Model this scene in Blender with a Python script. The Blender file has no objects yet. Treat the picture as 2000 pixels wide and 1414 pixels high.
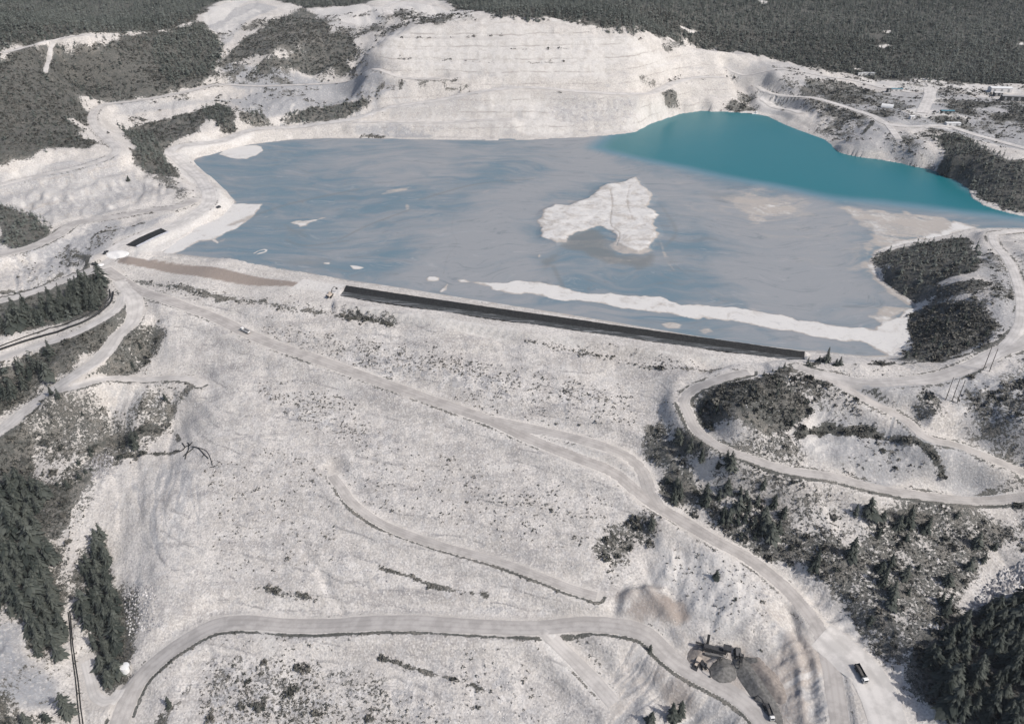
import bpy, bmesh, math, random
import numpy as np
from mathutils import Vector, Matrix
random.seed(7); rng = np.random.default_rng(7)
S = bpy.context.scene
COL = S.collection

# ---------------------------------------------------------------- camera, light, exposure
FOC, PITCH, CAMH = 1500.0, math.radians(31.5), 250.0      # focal length in px of a 2000 px wide frame
cd = bpy.data.cameras.new('camera'); cam = bpy.data.objects.new('camera', cd); COL.objects.link(cam)
cd.sensor_width = 36.0; cd.lens = 36.0*FOC/2000.0; cd.clip_start = 1.0; cd.clip_end = 12000.0
cam.location = (0, 0, CAMH); cam.rotation_euler = (math.pi/2-PITCH, 0, 0); S.camera = cam
SUN_AZ = (0.86, -0.50); SUN_EL = math.radians(44)
w = bpy.data.worlds.new('World'); S.world = w; w.use_nodes = True
nt = w.node_tree; sky = nt.nodes.new('ShaderNodeTexSky'); sky.sky_type = 'NISHITA'; sky.sun_disc = False
sky.sun_elevation = SUN_EL; sky.sun_rotation = math.atan2(SUN_AZ[0], SUN_AZ[1])
sky.dust_density = 2.5; sky.air_density = 0.8
nt.links.new(sky.outputs[0], nt.nodes['Background'].inputs[0]); nt.nodes['Background'].inputs[1].default_value = 0.12
sd = bpy.data.lights.new('sun', 'SUN'); sd.energy = 3.6; sd.angle = math.radians(0.6); sd.color = (1.0, 0.955, 0.90)
sun = bpy.data.objects.new('sun', sd); COL.objects.link(sun)
_h = math.hypot(*SUN_AZ)
sun.rotation_euler = Vector((SUN_AZ[0]/_h, SUN_AZ[1]/_h, math.tan(SUN_EL))).to_track_quat('Z', 'Y').to_euler()
S.view_settings.view_transform = 'Standard'; S.view_settings.look = 'None'
S.view_settings.exposure = 0.30; S.view_settings.gamma = 1.0

# ---------------------------------------------------------------- small helpers
cF = np.array([0, math.cos(PITCH), -math.sin(PITCH)]); cU = np.array([0, math.sin(PITCH), math.cos(PITCH)])
def ray(u, v): return cF + np.array([1.0, 0, 0])*(u-1000)/FOC + cU*(707-v)/FOC
def at(u, v, z):                                   # the point of height z seen at that place in the photo
    d = ray(u, v); return d*((z-CAMH)/d[2]) + np.array([0, 0, CAMH])
def vn(x, y, seed=0):                              # value noise 0..1
    x = np.asarray(x, float); y = np.asarray(y, float)
    ix = np.floor(x).astype(np.int64); iy = np.floor(y).astype(np.int64); fx = x-ix; fy = y-iy
    fx = fx*fx*(3-2*fx); fy = fy*fy*(3-2*fy)
    def h(a, b):
        q = (a*374761393 + b*668265263 + seed*974711) & 0xffffffff
        q = ((q ^ (q >> 13))*1274126177) & 0xffffffff
        return ((q ^ (q >> 16)) & 0xffff)/65535.0
    return (h(ix, iy)*(1-fx)+h(ix+1, iy)*fx)*(1-fy)+(h(ix, iy+1)*(1-fx)+h(ix+1, iy+1)*fx)*fy
def fbm(x, y, sc, octv=3, seed=0):
    r = 0; a = 1.0; t = 0
    for k in range(octv):
        r = r + a*(vn(x/sc, y/sc, seed+k)-0.5); t += a; a *= 0.5; sc *= 0.5
    return r/t*2
def smooth(e0, e1, x):
    t = np.clip((x-e0)/(e1-e0), 0, 1); return t*t*(3-2*t)
def catmull(P, step):
    P = np.asarray(P, float); out = []
    for i in range(len(P)-1):
        p0 = P[max(i-1, 0)]; p1 = P[i]; p2 = P[i+1]; p3 = P[min(i+2, len(P)-1)]
        m = max(1, int(np.hypot(*(p2-p1)[:2])/step))
        for k in range(m):
            t = k/m
            out.append(0.5*((2*p1)+(-p0+p2)*t+(2*p0-5*p1+4*p2-p3)*t*t+(-p0+3*p1-3*p2+p3)*t**3))
    out.append(P[-1]); return np.array(out)
def seg_dist(X, Y, P, maxd):                       # distance to a polyline, signed side, and parameter (index)
    D = np.full(X.shape, 1e9); T = np.zeros(X.shape); SD = np.ones(X.shape)
    for i in range(len(P)-1):
        a = P[i]; b = P[i+1]
        lo = np.minimum(a, b)[:2]-maxd; hi = np.maximum(a, b)[:2]+maxd
        m = (X > lo[0]) & (X < hi[0]) & (Y > lo[1]) & (Y < hi[1])
        if not m.any(): continue
        x = X[m]; y = Y[m]; dx, dy = (b-a)[:2]; l2 = dx*dx+dy*dy+1e-9
        t = np.clip(((x-a[0])*dx+(y-a[1])*dy)/l2, 0, 1)
        d = np.hypot(x-a[0]-t*dx, y-a[1]-t*dy)
        s = np.sign(dx*(y-a[1])-dy*(x-a[0]))
        c = D[m]; bt = d < c
        c[bt] = d[bt]; D[m] = c; c = T[m]; c[bt] = (i+t)[bt]; T[m] = c; c = SD[m]; c[bt] = s[bt]; SD[m] = c
    return D, T, SD
def inside(X, Y, P):
    r = np.zeros(X.shape, bool); lo = P.min(0); hi = P.max(0)
    m = (X >= lo[0]) & (X <= hi[0]) & (Y >= lo[1]) & (Y <= hi[1])
    x = X[m]; y = Y[m]; c = np.zeros(x.shape, bool); n = len(P)
    for i in range(n):
        x0, y0 = P[i][:2]; x1, y1 = P[(i+1) % n][:2]
        if y0 == y1: continue
        k = ((y0 > y) != (y1 > y)) & (x < (x1-x0)*(y-y0)/(y1-y0)+x0); c ^= k
    r[m] = c; return r
def pmask(X, Y, P, soft, wob=0.0, wsc=20.0):       # soft polygon mask, 1 inside
    P = np.asarray(P)[:, :2]; lo = P.min(0)-2*soft-wob*2; hi = P.max(0)+2*soft+wob*2
    out = np.zeros(X.shape); m = (X > lo[0]) & (X < hi[0]) & (Y > lo[1]) & (Y < hi[1])
    if not m.any(): return out
    x = X[m]; y = Y[m]
    d, _, _ = seg_dist(x, y, np.vstack([P, P[:1]]), 3*soft+3*wob+5)
    d = np.minimum(d, 3*soft+3*wob+5)
    sd_ = np.where(inside(x, y, P), d, -d)
    if wob: sd_ = sd_ + wob*fbm(x, y, wsc, 4, 31)*1.6
    out[m] = smooth(-soft, soft, sd_); return out

# ---------------------------------------------------------------- terrain: control points (photo place, height)
P0 = at(200, 512, 3); P1 = at(1640, 712, 3)
dam_dir = (P1-P0)[:2]/np.hypot(*(P1-P0)[:2]); dam_n = np.array([dam_dir[1], -dam_dir[0]])
def face_pt(u, v, s=0.4, off=0.0):                 # on the planar downstream face of the dam
    d = ray(u, v); t = (3+off+s*(P0[:2]@dam_n)-CAMH)/(d[2]+s*(d[:2]@dam_n)); return d*t+np.array([0, 0, CAMH])
LAKE_PX = [(335,497),(420,506),(520,521),(600,535),(680,549),(760,561),(860,577),(960,593),(1080,612),(1200,632),(1320,652),(1440,672),(1540,684),(1620,690),(1690,698),(1735,697),
 (1752,688),(1766,674),(1783,662),(1772,647),(1770,634),(1775,615),(1795,602),(1780,588),(1755,570),(1735,555),(1718,545),(1708,527),(1703,507),(1715,491),(1760,478),(1820,465),(1862,456),(1900,447),(1950,446),(2000,449),(2100,455),(2350,462),
 (2350,442),(2100,434),(2000,423),(1960,414),(1920,402),(1896,386),(1890,368),(1868,352),(1850,347),(1820,332),(1770,322),(1700,310),(1645,300),(1625,285),(1608,272),(1580,262),(1545,248),(1500,228),(1470,222),(1440,220),(1410,218),(1370,217),(1330,222),(1300,232),(1270,242),(1240,258),(1200,264),(1150,268),(1100,270),(1000,275),(900,274),(800,272),(720,270),(640,270),(570,273),(530,278),(490,282),(450,288),(420,297),(385,309),(368,319),(366,330),(385,345),(410,360),(440,376),(452,388),(458,396),(450,404),(430,411),(385,437),(375,455),(318,492)]
lake = np.array([at(u, v, 0.0) for u, v in LAKE_PX])
C = []
def cp(z, *uv):
    for u, v in uv: C.append(at(u, v, z))
def cxyz(*p): C.extend(np.array(q, float) for q in p)
for p in lake[::1]: C.append(np.array([p[0], p[1], 0.0]))
# dam crest and face
cp(3.2, (250,503),(420,520),(590,540),(680,562),(860,592),(1040,620),(1200,643),(1350,664),(1500,684),(1600,697))
cp(2.6, (230,515),(400,545),(560,565),(660,583),(860,615),(1040,645),(1200,668),(1350,690),(1450,702))
for u, v in [(300,560),(450,590),(640,620),(800,645),(1000,680),(1200,705),(1380,722),(300,650),(450,700),(640,730),(820,770),(1000,790),(1200,780),(1290,790),(420,800),(520,850),(700,900),(900,900),(1100,920),(1230,930),(400,950),(320,1000),(300,1150),(500,1050),(700,1080),(900,1080),(1100,1100),(1180,1060),(320,1230),(500,1190),(700,1200),(900,1200),(1100,1205)]:
    C.append(face_pt(u, v))
for u, v in [(420,1245),(640,1245),(900,1250),(1080,1262)]: C.append(face_pt(u, v, off=-1.5))
for u, v in [(330,1330),(300,1414),(500,1330),(500,1440),(700,1330),(700,1450),(900,1330),(900,1450),(1100,1400)]: C.append(face_pt(u, v, off=1.0))
# quarry corner at the lower right of the dam
cp(-63, (1215,1150),(1270,1150),(1300,1180),(1240,1200)); cp(-68, (1200,1225),(1280,1245),(1330,1290))
cp(-66, (1350,1250),(1420,1270),(1460,1270),(1400,1300)); cp(-70, (1400,1330),(1450,1355),(1500,1400)); cp(-76, (1230,1330),(1330,1340),(1420,1414),(1250,1414))
cp(-50, (1400,1130),(1450,1180)); cp(-56, (1500,1230)); cp(-60, (1540,1260)); cp(-68, (1520,1330),(1560,1400))
cp(-45, (1400,1055)); cp(-49, (1460,1090)); cp(-54, (1540,1150)); cp(-60, (1605,1240)); cp(-64, (1625,1320)); cp(-67, (1640,1414))
cp(-64, (1690,1330),(1740,1400)); cp(-58, (1700,1270)); cp(-60, (1790,1340)); cp(-63, (1830,1414))
# right hillside
cp(-24, (1275,850)); cp(-38, (1268,960)); cp(-14, (1335,800)); cp(-19, (1365,855)); cp(-6, (1332,772)); cp(0, (1400,738)); cp(4, (1480,724))
cp(5, (1500,735)); cp(6.5, (1560,716)); cp(8, (1610,722)); cp(2, (1450,770)); cp(0, (1580,790)); cp(-4, (1420,830)); cp(-10, (1500,850)); cp(-16, (1480,900))
cp(-19, (1560,920)); cp(-21, (1620,930)); cp(-24, (1700,952)); cp(-27, (1800,970)); cp(-29, (1900,978)); cp(-29, (2000,977)); cp(-28, (2150,970))
cp(3, (1680,775)); cp(-4, (1760,822)); cp(-10, (1850,868)); cp(-14, (1930,895)); cp(-20, (2000,932)); cp(-23, (2150,960))
cp(-14, (1680,880)); cp(-20, (1850,940)); cp(-11, (1600,840))
cp(9, (1700,746),(1800,742)); cp(11, (1870,728)); cp(13, (1930,698)); cp(17, (2000,660)); cp(20, (2100,600))
cp(5, (1800,780),(1850,782)); cp(2, (1850,830)); cp(6, (1930,790)); cp(14, (1980,730)); cp(3, (2000,850)); cp(16, (2150,760)); cp(4, (2150,880))
cp(-30, (1400,930)); cp(-31, (1500,960)); cp(-34, (1600,1010)); cp(-33, (1750,1010)); cp(-35, (1950,1030)); cp(-41, (1330,985)); cp(-42, (1450,1040)); cp(-46, (1600,1110)); cp(-48, (1700,1160)); cp(-42, (1850,1090)); cp(-40, (1980,1090)); cp(-50, (1790,1220)); cp(-53, (1690,1250)); cp(-48, (1900,1180)); cp(-45, (2000,1160)); cp(-52, (1850,1300)); cp(-48, (1950,1290)); cp(-42, (2100,1250)); cp(-57, (1900,1414)); cp(-52, (2000,1414)); cp(-40,(2200,1400)); cp(-25,(2200,1100))
# peninsula
cp(12, (1800,500),(1850,480)); cp(10, (1750,525)); cp(20, (1860,560)); cp(26, (1930,560)); cp(12, (1930,470)); cp(8, (1940,452)); cp(25, (1985,540)); cp(27, (1990,600)); cp(24, (1990,645)); cp(10, (1830,600)); cp(14, (1860,640)); cp(18, (1930,640)); cp(6, (1800,660)); cp(14, (1930,672)); cp(9, (1850,690)); cp(6, (1770,700)); cp(9, (1700,708)); cp(30, (2100,540)); cp(14, (2100,475)); cp(20,(2250,480))
# right bank, plant plateau
cp(9, (1930,385)); cp(14, (1900,330),(1980,360)); cp(22, (1950,320)); cp(18, (1860,310)); cp(20, (1900,268)); cp(18, (2000,290)); cp(12, (1790,300)); cp(10, (1700,290)); cp(7, (1650,285)); cp(14, (1680,250)); cp(20, (1740,244)); cp(21, (1850,247)); cp(16, (1650,222)); cp(17, (1560,198)); cp(15, (1500,184)); cp(6, (1590,240)); cp(8, (1560,225)); cp(2, (1500,212),(1525,220)); cp(9, (1480,190)); cp(16, (1420,170)); cp(4, (1420,208)); cp(3, (1300,225)); cp(14, (1340,190)); cp(20, (1380,152)); cp(23, (1650,180)); cp(23, (1820,200)); cp(23, (1950,230)); cp(24, (1700,158)); cp(25, (1900,172),(2000,185)); cp(30, (2100,230)); cp(24, (2200,330)); cp(12, (2250,410)); cp(25,(2200,180))
cp(32, (1650,142)); cp(28, (1800,158)); cp(27, (1950,168)); cp(40, (1540,122)); cp(48, (1470,110)); cp(34, (1500,150)); cp(40, (1420,130))
# quarry wall
def cline(step, *pts):
    for (u0, v0, z0), (u1, v1, z1) in zip(pts[:-1], pts[1:]):
        m = max(1, int(abs(u1-u0)/step))
        for k in range(m): C.append(at(u0+(u1-u0)*k/m, v0+(v1-v0)*k/m, z0+(z1-z0)*k/m))
    C.append(at(*pts[-1]))
FOOT = [(700,264),(850,262),(1000,265),(1140,262),(1240,256),(1300,232),(1340,222),(1440,217)]; RIM = [(700,110),(735,92),(750,76),(800,62),(850,52),(950,41),(1050,44),(1150,53),(1260,77),(1330,90),(1400,101),(1440,106)]
for u in range(716, 1436, 16):                     # one steep face, benched further down
    vf = np.interp(u, *zip(*FOOT)); vr = np.interp(u, *zip(*RIM)); yf = at(u, vf, 2.0)[1]; sl = np.interp(u, [700,760,1250,1340,1440], [.50,.62,.62,.52,.42])
    for k in range(8):
        v = vf+(vr-vf)*k/7; d = ray(u, v); kk = -d[2]/d[1]; y = (CAMH-2+sl*yf)/(sl+kk); C.append(np.array([d[0]/d[1]*y, y, CAMH-kk*y]))
# far left
cp(9, (330,296)); cp(10, (400,279)); cp(11, (520,252)); cp(11, (640,244)); cp(10, (370,331)); cp(9.5, (405,375)); cp(8, (385,415)); cp(6, (300,452)); cp(4, (220,488))
cp(3, (440,392)); cp(2.5, (350,450)); cp(14, (260,260)); cp(16, (300,300)); cp(24, (430,210)); cp(20, (450,240)); cp(26, (480,215)); cp(28, (600,185)); cp(18, (640,215)); cp(28, (700,180)); cp(32, (640,166)); cp(34, (530,168)); cp(36, (440,166)); cp(33, (280,196)); cp(32, (190,215)); cp(30, (185,245)); cp(26, (228,300)); cp(24, (150,328)); cp(20, (40,352)); cp(16,(-150,400)); cp(34, (100,290)); cp(36, (0,310)); cp(12, (250,340)); cp(12, (340,370)); cp(9, (200,380)); cp(8, (60,430)); cp(7, (300,410)); cp(4, (210,426)); cp(2, (140,442)); cp(-3, (60,494)); cp(-6, (-40,520)); cp(-9,(-200,560)); cp(6, (30,450)); cp(-4, (120,500)); cp(-6, (60,540)); cp(-9, (100,558)); cp(-12, (0,586)); cp(-2, (180,525)); cp(-18,(-200,640))
cp(46, (150,170)); cp(60, (60,190)); cp(75, (100,130)); cp(92, (60,98)); cp(95, (160,76)); cp(72, (250,110)); cp(82, (330,70)); cp(70, (400,90)); cp(52, (380,130)); cp(60, (300,130)); cp(45, (420,150)); cp(88, (0,120)); cp(60, (-150,220)); cp(95,(-200,130)); cp(40,(-200,330))
cp(46, (520,140)); cp(60, (480,110)); cp(72, (540,90)); cp(85, (480,50)); cp(92, (540,20)); cp(60, (640,115)); cp(70, (680,85)); cp(80, (600,60)); cp(80, (700,60)); cp(96, (690,22)); cp(98, (790,26)); cp(100, (870,28)); cp(40, (640,145)); cp(42, (690,140)); cp(100, (420,15))
cxyz((-600,1250,85),(-900,1200,110),(-300,1280,88),(0,1230,105),(250,1260,92),(450,1220,58),(650,1200,42),(900,1200,45),(1300,1150,60),(-900,1700,150),(-450,1700,120),(0,1700,140),(450,1700,130),(900,1700,135),(1500,1600,150),(-1500,1500,160),(-1400,900,120),(-1000,900,105),(1300,700,40),(900,500,45),(600,350,20),(500,150,-10),(-600,400,-20),(-500,250,-80),(-900,550,40))
for y_, z_ in ((2500,330),(4300,800)): cxyz(*[(x_, y_, z_) for x_ in (-4000,-2500,-1200,0,1200,2500,4000)])
# left valley below the dam
cp(-6, (255,585)); cp(-10, (255,625)); cp(-20, (180,705)); cp(-33, (100,765)); cp(-47, (0,838)); cp(-60,(-120,930)); cp(-8, (215,575)); cp(-14, (130,650)); cp(-20, (0,688)); cp(-28,(-150,740)); cp(-14, (150,600)); cp(-16, (50,640)); cp(-33, (50,740)); cp(-40, (0,790))
cp(-30, (280,680)); cp(-33, (320,735)); cp(-36, (220,742)); cp(-42, (260,800)); cp(-58, (240,850)); cp(-50, (120,830)); cp(-52, (330,830)); cp(-60, (180,880)); cp(-62, (60,900)); cp(-63, (120,930)); cp(-68, (200,960)); cp(-72, (100,1000)); cp(-74, (0,960)); cp(-80, (150,1060)); cp(-84, (60,1080)); cp(-88, (200,1100)); cp(-96, (140,1200)); cp(-92, (40,1200)); cp(-90, (-60,1150)); cp(-101, (160,1300)); cp(-98, (230,1260)); cp(-98, (60,1300)); cp(-92, (0,1320)); cp(-85,(-120,1330)); cp(-105, (170,1400)); cp(-104, (240,1390)); cp(-99, (60,1414)); cp(-90,(-80,1414)); cp(-65,(-200,1050))
cxyz((-150,120,-125),(0,120,-125),(120,120,-105),(250,120,-70),(-400,120,-90))
C = np.array(C)
# drop near-duplicates
keep = []
for i, p in enumerate(C):
    if all(np.hypot(*(C[j]-p)[:2]) > 2.5 for j in keep): keep.append(i)
C = C[keep]
CX, CY, CZ = (C[:, k].copy() for k in range(3))
CC = (5+0.007*CY)**2
def phi(d2): return np.sqrt(d2+CC[None, :])
A = phi((CX[:, None]-CX)**2+(CY[:, None]-CY)**2); n = len(C)
Pm = np.c_[np.ones(n), CX/500, CY/500]
A -= np.eye(n)*1.2
M_ = np.block([[A, Pm], [Pm.T, np.zeros((3, 3))]]); sol = np.linalg.solve(M_, np.r_[CZ, 0, 0, 0])
def base_h(X, Y):
    sh = X.shape; X = X.ravel(); Y = Y.ravel(); out = np.empty(X.shape)
    W = sol[:n].astype(np.float32); cx = CX.astype(np.float32); cy = CY.astype(np.float32); cc = CC.astype(np.float32)
    for i in range(0, len(X), 20000):
        x = X[i:i+20000].astype(np.float32); y = Y[i:i+20000].astype(np.float32)
        out[i:i+20000] = np.sqrt((x[:, None]-cx)**2+(y[:, None]-cy)**2+cc)@W+sol[n]+sol[n+1]*x/500+sol[n+2]*y/500
    return out.reshape(sh)
# the ground sheet: rows get wider apart with distance
NR, NC, YA, YB, TM, XO = 1080, 1060, 70.0, 4200.0, 1.12, 120.0
rows = YA*np.exp(np.linspace(0, math.log(YB/YA), NR)); tcol = np.linspace(-TM, TM, NC)
GX = tcol[None, :]*(rows[:, None]+XO); GY = np.repeat(rows[:, None], NC, 1)
GZ = base_h(GX, GY)
def G(x, y, Z=None):                               # height of the ground sheet
    Z = GZ if Z is None else Z
    x = np.asarray(x, float); y = np.asarray(y, float)
    r = np.clip(np.log(np.maximum(y, YA)/YA)/math.log(YB/YA)*(NR-1), 0, NR-1.001); c = np.clip((x/(y+XO)+TM)/(2*TM)*(NC-1), 0, NC-1.001)
    i = r.astype(int); j = c.astype(int); a = r-i; b = c-j
    return (Z[i, j]*(1-b)+Z[i, j+1]*b)*(1-a)+(Z[i+1, j]*(1-b)+Z[i+1, j+1]*b)*a
YS = np.exp(np.linspace(math.log(120), math.log(3500), 1500))
def ground(uv):                                    # photo places -> points on the ground
    out = []
    for u, v in uv:
        d = ray(u, v); x = d[0]/d[1]*YS; z = CAMH+d[2]/d[1]*YS; g = np.maximum(G(x, YS), 0.0 if False else -1e9)
        k = np.argmax(z < g)
        if k == 0: k = len(YS)-1
        e0 = (z-g)[k-1]; e1 = (z-g)[k]; t = e0/(e0-e1) if e0 > e1 else 1.0
        y = YS[k-1]+(YS[k]-YS[k-1])*t; out.append((d[0]/d[1]*y, y, CAMH+d[2]/d[1]*y))
    return np.array(out)
# ---------------------------------------------------------------- relief, shore line, roads
crest_uv = [(215,507),(240,500),(400,514),(600,533),(900,582),(1200,630),(1440,670),(1620,690),(1700,700),(1620,712),(1450,716),(1300,697),(1100,668),(900,634),(660,592),(400,556),(225,527)]
crest_poly = np.array([at(u, v, 3.0) for u, v in crest_uv])
f_pts = [face_pt(u, v) for u, v in [(262,552),(400,560),(640,596),(900,640),(1100,672),(1300,702),(1400,724),(1320,765),(1285,850),(1265,930),(1300,1000),(1260,1060),(1200,1130),(1200,1220),(1060,1226),(1190,1380),(1150,1440),(300,1440),(340,1280),(300,1180),(290,1000),(360,860),(385,740),(300,610)]]
face_poly = np.array(f_pts)
M_face = pmask(GX, GY, face_poly, 8, 4); M_crest = pmask(GX, GY, crest_poly, 3)
rel = 1-np.clip(M_crest+M_face*0.75, 0, 1)
pit_poly = np.array([at(u, v, z) for u, v, z in [(700,245,11),(735,120,58),(750,76,86),(850,50,98),(950,38,103),(1050,41,103),(1160,52,98),(1260,76,86),(1340,92,72),(1420,130,42),(1420,215,4),(1330,224,3),(1240,260,1),(1000,276,0),(850,270,0),(720,264,0)]])
M_pit = pmask(GX, GY, pit_poly, 10); rel = rel*(1-.85*M_pit)
GZ += rel*(fbm(GX, GY, 55, 4, 1)*3.0) + (1-M_crest)*(fbm(GX, GY, 14, 3, 9)*0.7+fbm(GX, GY, 4.5, 2, 15)*(0.10+.22*rel))
gul = np.abs(fbm(GX+GY*0.3, GY*0.25, 22, 3, 44)); GZ -= rel*smooth(0.25, 0.0, gul)*1.2
# tipped lifts on the face: long shallow benches parallel to the crest
along = GX*dam_dir[0]+GY*dam_dir[1]; down = GX*dam_n[0]+GY*dam_n[1]
GZ += M_face*(fbm(down+fbm(along, down, 90, 2, 5)*9, along*0.06, 15, 2, 3)*0.9)
zq = GZ+fbm(GX, GY, 45, 3, 19)*1.6; fr = np.mod(zq, 5.6)/5.6; GZ += M_face*np.clip(.34+.5*fbm(GX, GY, 38, 3, 27), 0, .7)*(5.6*np.where(fr < .45, fr*.35, .1575+(fr-.45)/.55*.8425)-fr*5.6)
dl, _, _ = seg_dist(GX, GY, np.vstack([lake, lake[:1]])[:, :2], 90); ins = inside(GX, GY, lake[:, :2]); dl = np.minimum(dl, 90)
GZ = np.where(ins, np.minimum(GZ, -0.25-0.12*dl), np.where(dl < 9, np.maximum(GZ, 0.25+0.12*dl), GZ))
GZ0 = GZ.copy()
ROADS = [ # name, half width, tone 0 pale .. 1 dull, label, route
 ('haul_road', 4.4, .68, 'long haul road slanting down the rockfill face of the dam', [(205,524),(235,545),(280,572),(340,590),(420,621),(480,650),(560,682),(650,714),(740,745),(820,774),(900,801),(960,822),(1040,860),(1130,895),(1200,922),(1240,955),(1280,990),(1330,1018),(1400,1055),(1460,1090),(1520,1135),(1570,1185),(1605,1240),(1622,1300),(1632,1360),(1642,1440)]),
 ('haul_road', 4.0, .6, 'upper branch road curving down the right side of the dam face', [(940,816),(1040,838),(1120,855),(1190,875),(1235,893),(1258,925),(1268,960),(1292,996)]),
 ('haul_road', 5.5, .2, 'pale road dropping from the left abutment into the valley', [(235,548),(262,585),(258,622),(228,663),(180,706),(120,751),(60,796),(0,839),(-60,884)]),
 ('gravel_track', 3.0, .3, 'short track branching left of the dam towards a scrub hollow', [(108,768),(160,750),(230,742),(320,737),(375,740),(392,752)]),
 ('gravel_track', 3.4, .15, 'pale track alongside the twin black pipes', [(238,578),(228,602),(190,630),(130,658),(60,680),(0,700),(-60,720)]),
 ('gravel_road', 4.5, .3, 'road leaving the left abutment along the top of the conifers', [(215,505),(190,520),(150,540),(100,560),(50,576),(0,587),(-60,598)]),
 ('gravel_road', 5.5, .5, 'broad road curving away on the left below the bench', [(-60,524),(0,511),(60,493),(105,465),(145,438),(210,424),(290,414),(345,405),(380,390)]),
 ('shore_road', 6.0, .05, 'white road round the left shore of the pond', [(205,500),(260,467),(320,445),(370,425),(400,405),(408,382),(395,355),(368,330),(345,310),(332,297),(347,286),(400,278),(460,264),(520,250),(600,247),(680,236),(740,216),(800,204),(900,187),(960,176),(1040,171),(1120,178),(1200,184),(1250,184),(1290,175),(1320,160),(1360,151),(1410,152)]),
 ('gravel_road', 4.0, .15, 'lower road along the foot of the quarry wall', [(690,240),(760,238),(830,240),(900,238),(1000,232)]),
 ('gravel_road', 4.2, .25, 'road on the upper left bench under the wooded hill', [(-60,378),(0,360),(60,348),(150,326),(215,306),(228,290),(205,270),(184,245),(182,222),(205,205),(280,195),(360,180),(440,166),(530,168),(640,165),(700,155),(780,151),(860,153)]),
 ('gravel_track', 2.6, .1, 'thin track on the crest of the wooded hill', [(5,104),(35,97),(75,86),(110,78),(165,70)]),
 ('gravel_track', 2.4, .1, 'thin track dropping over the wooded hill', [(104,80),(99,100),(96,122),(90,145)]),
 ('gravel_road', 3.2, .6, 'road wrapping round the dark scrub knoll', [(1462,726),(1400,739),(1352,757),(1334,785),(1342,815),(1367,852),(1420,876),(1500,911),(1560,920),(1620,929),(1700,950),(1780,967),(1880,978),(2000,977),(2090,976)]),
 ('gravel_road', 3.0, .6, 'straight road running down the bare ridge on the right', [(1560,716),(1620,736),(1680,775),(1760,821),(1810,852),(1870,875),(1930,896),(2000,933),(2070,962)]),
 ('gravel_road', 4.6, .4, 'wide road over the saddle past the power poles', [(1590,728),(1640,741),(1700,746),(1800,742),(1860,731),(1900,712),(1950,690),(2000,662),(2060,630)]),
 ('gravel_road', 3.2, .15, 'road looping round the back of the wooded point', [(1905,712),(1950,690),(1985,650),(1996,610),(1990,560),(1975,515),(1945,482),(1938,462),(1955,454),(2000,452),(2080,455)]),
 ('haul_road', 4.7, .55, 'lower haul road crossing the foot of the dam', [(222,1445),(245,1385),(270,1332),(310,1287),(360,1251),(420,1222),(480,1214),(560,1221),(650,1222),(750,1216),(850,1218),(950,1224),(1050,1226),(1130,1218),(1210,1222),(1265,1238),(1300,1275),(1345,1312),(1420,1347),(1475,1390),(1510,1440)]),
 ('gravel_track', 2.7, .62, 'old brownish track fading out on the dam face', [(648,926),(665,950),(690,985),(740,1020),(800,1046),(880,1071),(960,1093),(1040,1120),(1110,1147),(1165,1167)]),
 ('gravel_track', 3.6, .4, 'short spur descending from the lower haul road', [(1060,1232),(1110,1280),(1160,1330),(1200,1375)]),
 ('haul_road', 9.0, .05, 'wide white pad where the tipper truck stands', [(1605,1238),(1650,1275),(1695,1325),(1722,1375),(1740,1440)]),
 ('gravel_road', 4.6, .1, 'pale road through the plant to the right', [(1480,168),(1500,182),(1560,190),(1640,206),(1700,226),(1732,243),(1790,248),(1850,248),(1900,262),(2000,291),(2080,320)]),
 ('gravel_road', 7.0, .05, 'white road climbing between the plant yards', [(1800,222),(1808,205),(1815,190),(1816,174)]),
 ('gravel_road', 4.0, .05, 'white access road below the trees behind the plant', [(1420,128),(1500,136),(1600,148),(1670,158),(1720,172),(1780,181)]),
 ('gravel_track', 3.6, .1, 'short spur from the plant road towards the water', [(1734,244),(1742,255),(1755,274)]),
 ('gravel_road', 6.0, .0, 'white ramp running down to the teal water', [(1500,183),(1490,195),(1500,205),(1540,215),(1565,222)]),
 ('gravel_track', 2.6, .1, 'narrow pale track between the two wooded strips', [(168,1290),(178,1330),(188,1362),(205,1374),(222,1368),(235,1345)]),
 ('gravel_road', 7.0, .05, 'curved pale road over the hill above the quarry', [(760,30),(755,15),(770,4),(800,-4)]),
]
M_road = np.zeros(GX.shape); M_bed = np.zeros(GX.shape); road_paths = []
for nm, hw, tone, lab, uv in ROADS:
    P = ground(uv); P = catmull(P, 4.0)
    z = G(P[:, 0], P[:, 1]); z[1:-1] = z[1:-1]; k = 7; zp = np.pad(z, (k, k), mode='edge'); ker = np.hanning(2*k+3)[1:-1]; z = np.convolve(zp, ker/ker.sum(), 'valid')
    P[:, 2] = np.where(P[:, 1] > 560, np.maximum(z, 1.0), z)
    D, T, SD = seg_dist(GX, GY, P, hw*2.6+14)
    zz = np.interp(T, np.arange(len(P)), P[:, 2])
    wt = smooth(hw*2.2+7, hw+1.6, D)
    wt = wt*(1-M_road); GZ = GZ*(1-wt)+zz*wt
    # safety berm on the downhill edge
    gx = np.where(D < hw+6, GZ0-zz, 0)
    road_paths.append((nm, hw, tone, lab, P)); M_road = np.maximum(M_road, smooth(hw+3.5, hw-0.5, D)); M_bed = np.maximum(M_bed, smooth(hw+.9, hw-.7, D))
LINER_TOP = [(676,557),(760,570),(860,585),(950,598),(1040,611),(1120,622),(1200,634),(1350,655),(1450,669),(1520,679),(1572,686)]
LINER_BOT = [(664,578),(760,592.5),(860,607.5),(1040,633.5),(1200,656),(1350,677),(1450,690.5),(1571,707)]
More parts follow.
